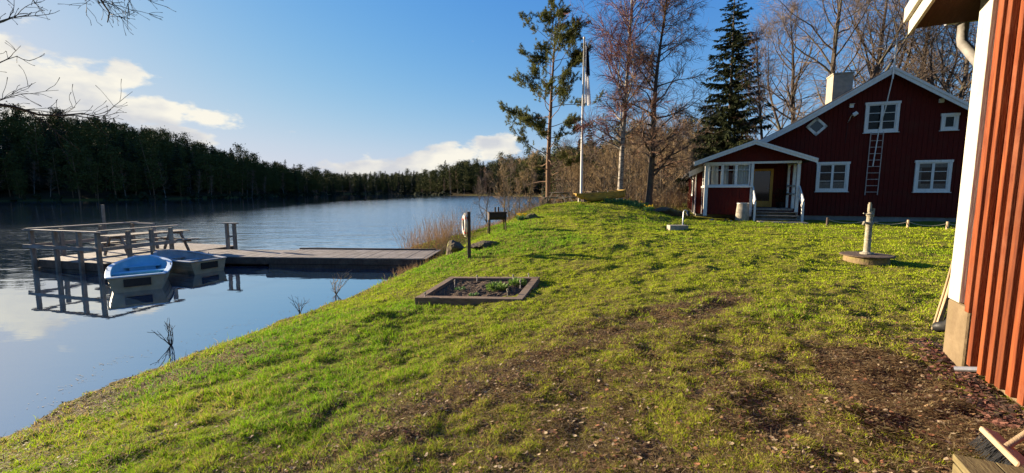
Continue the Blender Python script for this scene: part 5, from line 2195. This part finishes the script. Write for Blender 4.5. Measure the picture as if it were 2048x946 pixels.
place_tree('leafless_tree', 'slim straight leafless tree just right of the big spruce', 'leafless trees behind the farmhouse', SLIM, px_at(1527, 31), 31, 0, .98)

# thicket of small trees behind the mound
SAP = []
for sd_ in (41, 42, 43, 44):
    w, t = bare_tree(sd_, 6.2, .07, limbs=16, start=.15, lang=42, llen=.36, lup=.05, n2=6, n3=6, twr=.0075, crook=.15, twlen=.5, wob=.2, fork=1)
    SAP.append(meshes_of([('trunk', w, 'bark_dark', True), ('crown', t, 'twig_grey' if sd_ % 2 else 'twig_pale', False)]))
rg = np.random.default_rng(77)
cnt = 0
for row, (yy, n, s0, s1) in enumerate([(33, 9, .55, .8), (38, 10, .8, 1.15), (45, 12, 1.0, 1.5), (54, 13, 1.2, 1.9)]):
    for i in range(n):
        px = 1120 + (1420 - 1120) * (i + rg.random()) / n
        s = rg.uniform(s0, s1) * (.62 if px < 1230 and row > 1 else 1.0)
        y2 = yy + rg.uniform(-2, 2)
        x = px_at(px, y2)
        if lake_sd(np.array([x]), np.array([y2]))[0] < .5:
            continue
        place_tree('young_tree', 'brown leafless young tree in the dense thicket behind the mound', 'thicket of young trees behind the mound', SAP[int(rg.integers(0, 4))], x, y2, rg.uniform(0, 6.28), s)
for (px, yy, k, s, lab) in [(975, 22.5, 0, .52, 'thin leafless sapling at the water just left of the barbecue'), (1003, 23.5, 1, .62, 'thin leafless sapling rising behind the barbecue'), (1018, 24.5, 2, .60, 'slim leafless sapling right behind the barbecue at the water'), (1058, 25, 3, .58, 'leafless sapling on the bank left of the pine trunk'), (1035, 26, 1, .45, 'low leafless sapling between barbecue and pine at the water'), (1128, 33, 0, .9, 'slender leafless tree between the pine and the flagpole')]:
    x = px_at(px, yy)
    o = place_tree('sapling', lab, 'saplings at the lake edge', SAP[k], x, yy, k * 1.7, s)
    o.location.z = max(o.location.z, -.1)


def scrub(name, label, pts, n, h, mat, cat, seed, w=.006, lean=.35, br=2):
    """many thin stems, one uncountable mass"""
    rg = np.random.default_rng(seed)
    mb = MB()
    P = np.array(pts)
    for i in range(n):
        k = rg.integers(0, len(P))
        c = P[k, :2] + rg.normal(0, P[k, 2], 2)
        if lake_sd(c[:1], c[1:])[0] < -.6:
            continue
        hh = h * rg.uniform(.4, 1.15)
        p0 = np.array([c[0], c[1], max(-.05, gz(c[0], c[1]) - .02)])
        s = grow(rg, p0, (rg.normal(0, lean), rg.normal(0, lean), 1), hh, 4, .10, 0)
        mb.tube(s, w * np.array([1.2, 1.0, .8, .6, .35]), 3, cap=False)
        for q in range(br):
            j = rg.integers(1, 4)
            b = grow(rg, s[j], unit(s[j + 1] - s[j]) + rg.normal(0, .5, 3), hh * rg.uniform(.25, .5), 3, .15, .03)
            mb.tube(b, w * np.array([.8, .65, .5, .3]), 3, cap=False)
    return tag(mb.build(name, M[mat]), label, cat, kind='stuff')


scrub('undergrowth', 'tangled brown brushwood along the edge of the lawn behind the mound', [(px_at(px, 31), 31, 1.3) for px in range(1150, 1420, 22)] + [(px_at(px, 36), 36, 1.6) for px in range(1120, 1500, 22)], 1000, 1.8, 'twig_pale', 'brushwood', 1, .009, .35, 3)
scrub('reeds', 'pale dry reeds and grass on the bank beside the jetty landing', [(-4.0, 17.4, .25), (-3.4, 18.0, .45), (-3.0, 17.2, .35), (-2.4, 18.3, .5), (-3.9, 18.6, .5), (-2.9, 19.2, .5)], 480, 1.15, 'reed', 'reeds', 2, .006, .22, 1)
scrub('dry_grass', 'low straw coloured dry grass tussocks along the lake bank', [(-3.0, 14.0 + .1 * k, .18) for k in range(4)] + [(-3.3, 13.2, .2), (-3.2, 16.9, .3), (-2.4, 17.2, .5), (-1.9, 18.2, .5), (-.6, 20.5, .5), (.2, 22, .5), (.7, 23.4, .4), (-1.2, 19.4, .4)], 1700, .30, 'reed', 'dry grass', 3, .005, .5, 1)
scrub('bank_brush', 'low brown twigs in the bank between barbecue and pine', [(.3, 23.0, .5), (.9, 24.0, .5), (-.2, 22.0, .5), (1.3, 25, .4)], 260, .7, 'twig_pale', 'twigs', 4, .006, .4, 3)
scrub('far_reeds', 'pale reed belt along the far right shore', [(px_at(px, 190), 197 + (px - 1080) * .05, 2.5) for px in range(1000, 1180, 8)] + [(px_at(px, 90), 92, 3) for px in range(1095, 1180, 12)], 900, 1.7, 'reed', 'reeds', 6, .07, .2, 0)

# bare twigs at the waterline
for (px, py, yy, hh, n, sd_, mt, lab) in [(345, 722, 7.0, .52, 7, 51, 'twig_dark', 'dark bare twig shrub on the flat stone at the water'),
                                       (600, 625, 8.95, .52, 5, 52, 'twig_dark', 'thin dark bare twig at the water below the boats'),
                                       (672, 585, 10.6, .72, 9, 53, 'twig_pale', 'brownish bare shrub at the water before the jetty landing')]:
    q = atd(px, py, yy)
    q.z = max(-.02, gz(q.x, q.y) - .02)
    rg = np.random.default_rng(sd_)
    mb = MB()
    for i in range(n):
        az = rg.uniform(0, 6.28)
        s = grow(rg, (0, 0, 0), (math.cos(az) * .5, math.sin(az) * .5, 1), hh * rg.uniform(.6, 1.1), 6, .12, .03)
        mb.tube(s, .0075 * (1 - np.linspace(0, 1, 7) * .7), 5, cap=False)
        for k in range(4):
            j = rg.integers(1, 6)
            b = grow(rg, s[j], perp(rg, s[j + 1] - s[j], R(38), rg.uniform(0, 6.28)), hh * rg.uniform(.15, .3), 3, .1, .05)
            mb.tube(b, .004 * np.array([1, .9, .8, .9]), 4, cap=False)
    tag(mb.build('bare_shrub', M[mt], loc=q), lab, 'shrub', 'bare shrubs at the waterline')

# overhanging branches of the tree just outside the frame on the left
rg = np.random.default_rng(9)
TX, TY = -6.9, 2.3
o = thing('overhanging_tree', 'leafless tree beside the frame whose dark twigs hang into the upper left sky', 'tree', (0, 0, 0))
wood, twig = MB(), MB()
wood.tube(grow(rg, (TX, TY, .1), (0.02, .02, 1), 9, 10, .02, .02), .17 * (1 - np.linspace(0, 1, 11) * .7), 10)


def bough(path, r0, n2, n3, tl, seed, droop=.03, wr=.0026):
    rg = np.random.default_rng(seed)
    P = np.array([np.array(p) for p in path])
    pts = []
    for i in range(len(P) - 1):
        for k in range(4):
            pts.append(P[i] + (P[i + 1] - P[i]) * k / 4 + rg.normal(0, .02, 3))
    pts.append(P[-1])
    pts = np.array(pts)
    n = len(pts)
    rad = r0 * (1 - np.linspace(0, 1, n) * .85)
    wood.tube(pts, rad, 6, cap=False)
    for q in range(n2):
        x = (.45 + .55 * rg.random()) * (n - 1.01)
        j = int(x)
        d = pts[j + 1] - pts[j]
        L = tl * rg.uniform(.5, 1.1)
        b = grow(rg, pts[j] + d * (x - j), perp(rg, d, R(rg.uniform(25, 60)), rg.uniform(0, 6.28)), L, 6, .16, -droop)
        twig.tube(b, wr * 1.6 * (1 - np.linspace(0, 1, 7) * .6), 4, cap=False)
        for s in range(n3):
            jj = rg.integers(0, 6)
            c = grow(rg, b[jj], perp(rg, b[jj + 1] - b[jj], R(rg.uniform(25, 60)), rg.uniform(0, 6.28)), L * rg.uniform(.25, .5), 4, .18, -droop * .5)
            twig.tube(c, wr * np.array([1, .9, .8, .7, 1.3]), 3, cap=False)


def V3(v):
    return np.array([v.x, v.y, v.z])


T0 = np.array([TX, TY, 4.2])
bough([(TX, TY, 6.4), V3(atd(120, -170, 4.4)), V3(atd(190, -30, 4.6)), V3(atd(215, 45, 4.7))], .03, 13, 9, .50, 1, .03)
bough([(TX, TY, 6.0), V3(atd(40, -150, 4.2)), V3(atd(250, -40, 4.6)), V3(atd(280, 0, 4.7))], .025, 7, 6, .35, 2, .03)
bough([(TX, TY, 5.2), V3(atd(-120, 10, 4.0)), V3(atd(-10, 55, 4.1)), V3(atd(62, 28, 4.2))], .018, 5, 4, .3, 3, -.02)
bough([(TX, TY, 4.0), V3(atd(-100, 190, 4.0)), V3(atd(30, 215, 4.4)), V3(atd(200, 235, 4.9))], .035, 12, 6, .55, 4, -.05)
bough([(TX, TY, 4.4), V3(atd(-100, 120, 4.0)), V3(atd(-30, 140, 4.2)), V3(atd(35, 112, 4.4))], .02, 4, 3, .3, 5, -.04)
bough([(TX, TY, 6.2), V3(atd(-60, -120, 4.1)), V3(atd(30, -60, 4.3)), V3(atd(70, 8, 4.4))], .018, 4, 5, .3, 6, .02)
wood.build('trunk', M['bark_dark'], o, smooth=True)
twig.build('branches', M['twig_dark'], o)

# ------------------------------------------------------------------ forest round the lake


def far_spruce(seed, h, rad):
    rg = np.random.default_rng(seed)
    mb = MB()
    mb.tube([(0, 0, -.5), (0, 0, h * .98)], [.18, .03], 5, cap=False)
    wh = 24
    for k in range(wh):
        f = .08 + .91 * k / wh
        R0 = rad * (1 - f) ** .85 + .15
        for q in range(9):
            az = q * .698 + k + rg.normal(0, .3)
            L = R0 * rg.uniform(.5, 1.25)
            z = h * f + rg.normal(0, .12)
            d = np.array([math.cos(az), math.sin(az), -.32 + .5 * f + rg.normal(0, .12)])
            s = np.array([-d[1], d[0], 0]) * L * .26
            b = np.array([0, 0, z])
            m_ = b + d * L * .55
            t_ = b + d * L
            mb.add([b, m_ - s + (0, 0, -.25), t_ + (0, 0, -.1), m_ + s + (0, 0, -.25), m_ + (0, 0, .1)], [(0, 1, 4), (1, 2, 4), (2, 3, 4), (3, 0, 4)])
    return mb


def far_pine(seed, h):
    rg = np.random.default_rng(seed)
    wood, mb = MB(), MB()
    wood.tube(grow(rg, (0, 0, -.5), (rg.normal(0, .03), rg.normal(0, .03), 1), h * .97, 6, .03), .17 * (1 - np.linspace(0, 1, 7) * .8), 5, cap=False)
    for k in range(24):
        f = .20 + .78 * (k + rg.random()) / 24
        rr_ = 2.3 * (1 - ((f - .55) / .52) ** 2) * .85
        az = rg.uniform(0, 6.28)
        c = np.array([math.cos(az), math.sin(az), 0]) * max(.2, rr_) * rg.uniform(.3, 1.0) + (0, 0, h * f)
        wood.tube([(0, 0, h * f - .4), c], [.05, .02], 3, cap=False)
        n = 58
        p = c + rg.normal(0, 1, (n, 3)) * np.array([.95, .95, .42])
        a = rg.normal(0, 1, (n, 3))
        b = rg.normal(0, 1, (n, 3))
        a *= (.26 / np.linalg.norm(a, axis=1))[:, None]
        b *= (.20 / np.linalg.norm(b, axis=1))[:, None]
        mb.add(np.stack([p - a, p + b, p + a, p - b], 1).reshape(-1, 3), np.arange(n * 4).reshape(-1, 4))
    return wood, mb


def far_bare(seed, h, fine=.022):
    rg = np.random.default_rng(seed)
    wood, tw = MB(), MB()
    t_ = grow(rg, (0, 0, -.5), (rg.normal(0, .05), rg.normal(0, .05), 1), h, 8, .03)
    wood.tube(t_, .12 * (1 - np.linspace(0, 1, 9) * .9), 5, cap=False)
    for k in range(34):
        f = .25 + .74 * rg.random()
        j = int(f * 7.99)
        b = grow(rg, t_[j], perp(rg, t_[j + 1] - t_[j], R(rg.uniform(30, 55)), rg.uniform(0, 6.28)), h * .22 * (1.2 - f), 4, .08, .08)
        tw.tube(b, fine * np.array([1.8, 1.3, 1, .8, .5]), 3, cap=False)
        for q in range(7):
            c = grow(rg, b[rg.integers(0, 4)], unit(b[-1] - b[0]) + rg.normal(0, .5, 3), h * .09, 2, .1, .05)
            tw.tube(c, fine * np.array([.9, .7, .4]), 3, cap=False)
    return wood, tw


def one_mesh(parts, name):
    """a mesh with several material slots, for trees too small to show their parts"""
    mb = MB()
    idx = []
    for i, (p, mt) in enumerate(parts):
        v = np.concatenate(p.v)
        off = mb.n
        for f in p.f:
            mb.f.append(f + off)
            idx += [i] * len(f)
        mb.v.append(v)
        mb.n += len(v)
    o = mb.build(name, M[parts[0][1]])
    for p, mt in parts[1:]:
        o.data.materials.append(M[mt])
    o.data.polygons.foreach_set('material_index', np.array(idx, dtype=np.int32))
    me = o.data
    bpy.data.objects.remove(o)
    return me


M['bark_farbirch'] = noise_mat('pale_birch_stem', (.24, .22, .20), (.10, .09, .08), .6, .9, 0)
FS = [far_spruce(60 + k, 15 + 1.5 * k, 3.0 + .3 * k) for k in range(3)]
FPn = [far_pine(70 + k, 15 + k) for k in range(4)]
FB = [far_bare(80 + k, 12 + k) for k in range(3)]
ME_S = [one_mesh([(m_, 'far_spruce')], 'spruce_tree') for m_ in FS]
ME_P = [one_mesh([(b_, 'far_pine'), (a, 'bark_pine')], 'pine_tree') for a, b_ in FPn]
ME_B = [one_mesh([(b_, 'twig'), (a, 'bark_farbirch')], 'birch_tree') for a, b_ in FB]

rg = np.random.default_rng(2024)
cand = []
shore_far = [SH[i] for i in range(28, 43)]
tx = rg.uniform(-235, 120, 28000)
ty = rg.uniform(45, 520, 28000)
sdv = lake_sd(tx, ty)
uu = tx / ty
ok = (sdv > 1.5) & (uu > -1.72) & (uu < .55) & (sdv < 105) & ~((tx > -4) & (ty < 120))
ok &= (np.hypot(tx, ty) > 85)
tx, ty, sdv = tx[ok], ty[ok], sdv[ok]
order = np.argsort(np.hypot(tx, ty) + sdv * .8)
chosen = []
cell = {}
for i in order:
    sp_ = 2.35 + .014 * sdv[i] + .006 * ty[i]
    k = (int(tx[i] // 4), int(ty[i] // 4))
    good = True
    for a in (-1, 0, 1):
        for b_ in (-1, 0, 1):
            for j in cell.get((k[0] + a, k[1] + b_), ()):
                if (tx[i] - tx[j]) ** 2 + (ty[i] - ty[j]) ** 2 < sp_ * sp_:
                    good = False
    if good:
        cell.setdefault(k, []).append(i)
        chosen.append(i)
zz = ground(tx, ty)
NIND = {'spruce': 105, 'pine': 125, 'birch': 60}
used = dict(spruce=0, pine=0, birch=0)
rest = {'spruce': MB(), 'pine_n': MB(), 'pine_w': MB(), 'birch_w': MB(), 'birch_t': MB()}
n_all = 0
LIT = {'spruce': 'dark pointed spruce in the dense forest', 'pine': 'rounded dark green pine in the dense forest', 'birch': 'leafless pale stemmed birch in the dense forest'}


def xfm(mbx, x, y, z, a, s, sz):
    v = np.concatenate(mbx.v)
    c_, s_ = math.cos(a), math.sin(a)
    return np.c_[(v[:, 0] * c_ - v[:, 1] * s_) * s + x, (v[:, 0] * s_ + v[:, 1] * c_) * s + y, v[:, 2] * sz + z], mbx.f


def put(dst, src, *a):
    v, f = xfm(src, *a)
    off = dst.n
    dst.v.append(v)
    for q in f:
        dst.f.append(q + off)
    dst.n += len(v)


for i in chosen:
    x, y, s0 = tx[i], ty[i], sdv[i]
    left = x < -95 and y < 300
    k = rg.random()
    front = s0 < 9
    kind = 'birch' if k < (.32 if front else .17) else ('spruce' if k < (.44 if left else .42) else 'pine')
    s = rg.uniform(.72, 1.12) * (.9 if kind == 'birch' else 1.0)
    if front and rg.random() < .35:
        s *= rg.uniform(.45, .8)
    if not left and y > 200:
        s *= 1.12 if x > -45 else .9
    if left and -75 > uu[0]:
        pass
    s *= 1 - .45 * float(sstep(-1.36, -1.62, x / y))
    a = rg.uniform(0, 6.28)
    sz = s * rg.uniform(.92, 1.1)
    if used[kind] < NIND[kind] and x / y > -1.3:
        used[kind] += 1
        me = {'spruce': ME_S, 'pine': ME_P, 'birch': ME_B}[kind]
        o = bpy.data.objects.new(kind + '_tree', me[int(rg.integers(0, len(me)))])
        o.location = (x, y, zz[i])
        o.rotation_euler = (0, 0, a)
        o.scale = (s, s, sz)
        col.objects.link(o)
        tag(o, LIT[kind] + ' along the shore across the lake', 'tree', kind + ' trees across the lake')
    else:
        n_all += 1
        if kind == 'spruce':
            put(rest['spruce'], FS[int(rg.integers(0, 3))], x, y, zz[i], a, s, sz)
        elif kind == 'pine':
            q_ = FPn[int(rg.integers(0, 4))]
            put(rest['pine_n'], q_[1], x, y, zz[i], a, s, sz)
        else:
            q_ = FB[int(rg.integers(0, 3))]
            put(rest['birch_w'], q_[0], x, y, zz[i], a, s, sz)
            put(rest['birch_t'], q_[1], x, y, zz[i], a, s, sz)
parts_ = [(rest['spruce'], 'far_spruce'), (rest['pine_n'], 'far_pine'), (rest['birch_t'], 'twig'), (rest['birch_w'], 'bark_farbirch')]
parts_ = [p_ for p_ in parts_ if p_[0].n]
me = one_mesh(parts_, 'forest')
o = bpy.data.objects.new('forest', me)
col.objects.link(o)
tag(o, 'mixed forest covering the hills beyond the first trees across the lake', 'forest', kind='stuff')
print('forest trees', used, 'mass', n_all, 'faces', len(me.polygons))

# dark brush along the far left shore
rg2 = np.random.default_rng(6)
mb = MB()
pp_ = []
for i in range(28, 43):
    a, b_ = SH[i], SH[i + 1]
    L = np.hypot(*(b_ - a))
    for k in range(int(L / 1.1)):
        p = a + (b_ - a) * rg2.random() + rg2.normal(0, 1.2, 2)
        pp_.append(p)
pp_ = np.array(pp_)
sdp = lake_sd(pp_[:, 0], pp_[:, 1])
pp_ = pp_[(sdp > .2)]
zp = ground(pp_[:, 0], pp_[:, 1])
for p, z in zip(pp_, zp):
    n = 16
    c = np.array([p[0], p[1], z + .5]) + rg2.normal(0, 1, (n, 3)) * np.array([.9, .9, .55])
    a = rg2.normal(0, .35, (n, 3))
    b_ = rg2.normal(0, .35, (n, 3))
    mb.add(np.stack([c - a, c + b_, c + a, c - b_], 1).reshape(-1, 3), np.arange(n * 4).reshape(-1, 4))
tag(mb.build('shore_brush', M['far_spruce']), 'low dark brush along the water edge of the far shore', 'brush', kind='stuff')

# wood behind the farmhouse and thicket, right side
rg3 = np.random.default_rng(15)
BIG = [far_bare(90 + k, 13 + k, .018) for k in range(3)]
w_, t_, sp_m = MB(), MB(), MB()
for i in range(150):
    yy = rg3.uniform(60, 130)
    u = rg3.uniform(.06, 1.35)
    x = u * yy
    if lake_sd(np.array([x]), np.array([yy]))[0] < 3:
        continue
    z = gz(x, yy) - .2
    s = rg3.uniform(.6, 1.0) * (.55 if u < .3 else .85)
    if rg3.random() < .12 and u > .3:
        put(sp_m, FS[int(rg3.integers(0, 3))], x, yy, z, rg3.uniform(0, 6), s * .8, s * .8)
    else:
        q_ = BIG[int(rg3.integers(0, 3))]
        put(w_, q_[0], x, yy, z, rg3.uniform(0, 6), s, s)
        put(t_, q_[1], x, yy, z, rg3.uniform(0, 6), s, s)
me = one_mesh([(t_, 'twig_grey'), (w_, 'bark_dark'), (sp_m, 'far_spruce')], 'woodland')
o = bpy.data.objects.new('woodland', me)
col.objects.link(o)
tag(o, 'hazy brown leafless woodland far behind the farmhouse and the thicket', 'woodland', kind='stuff')
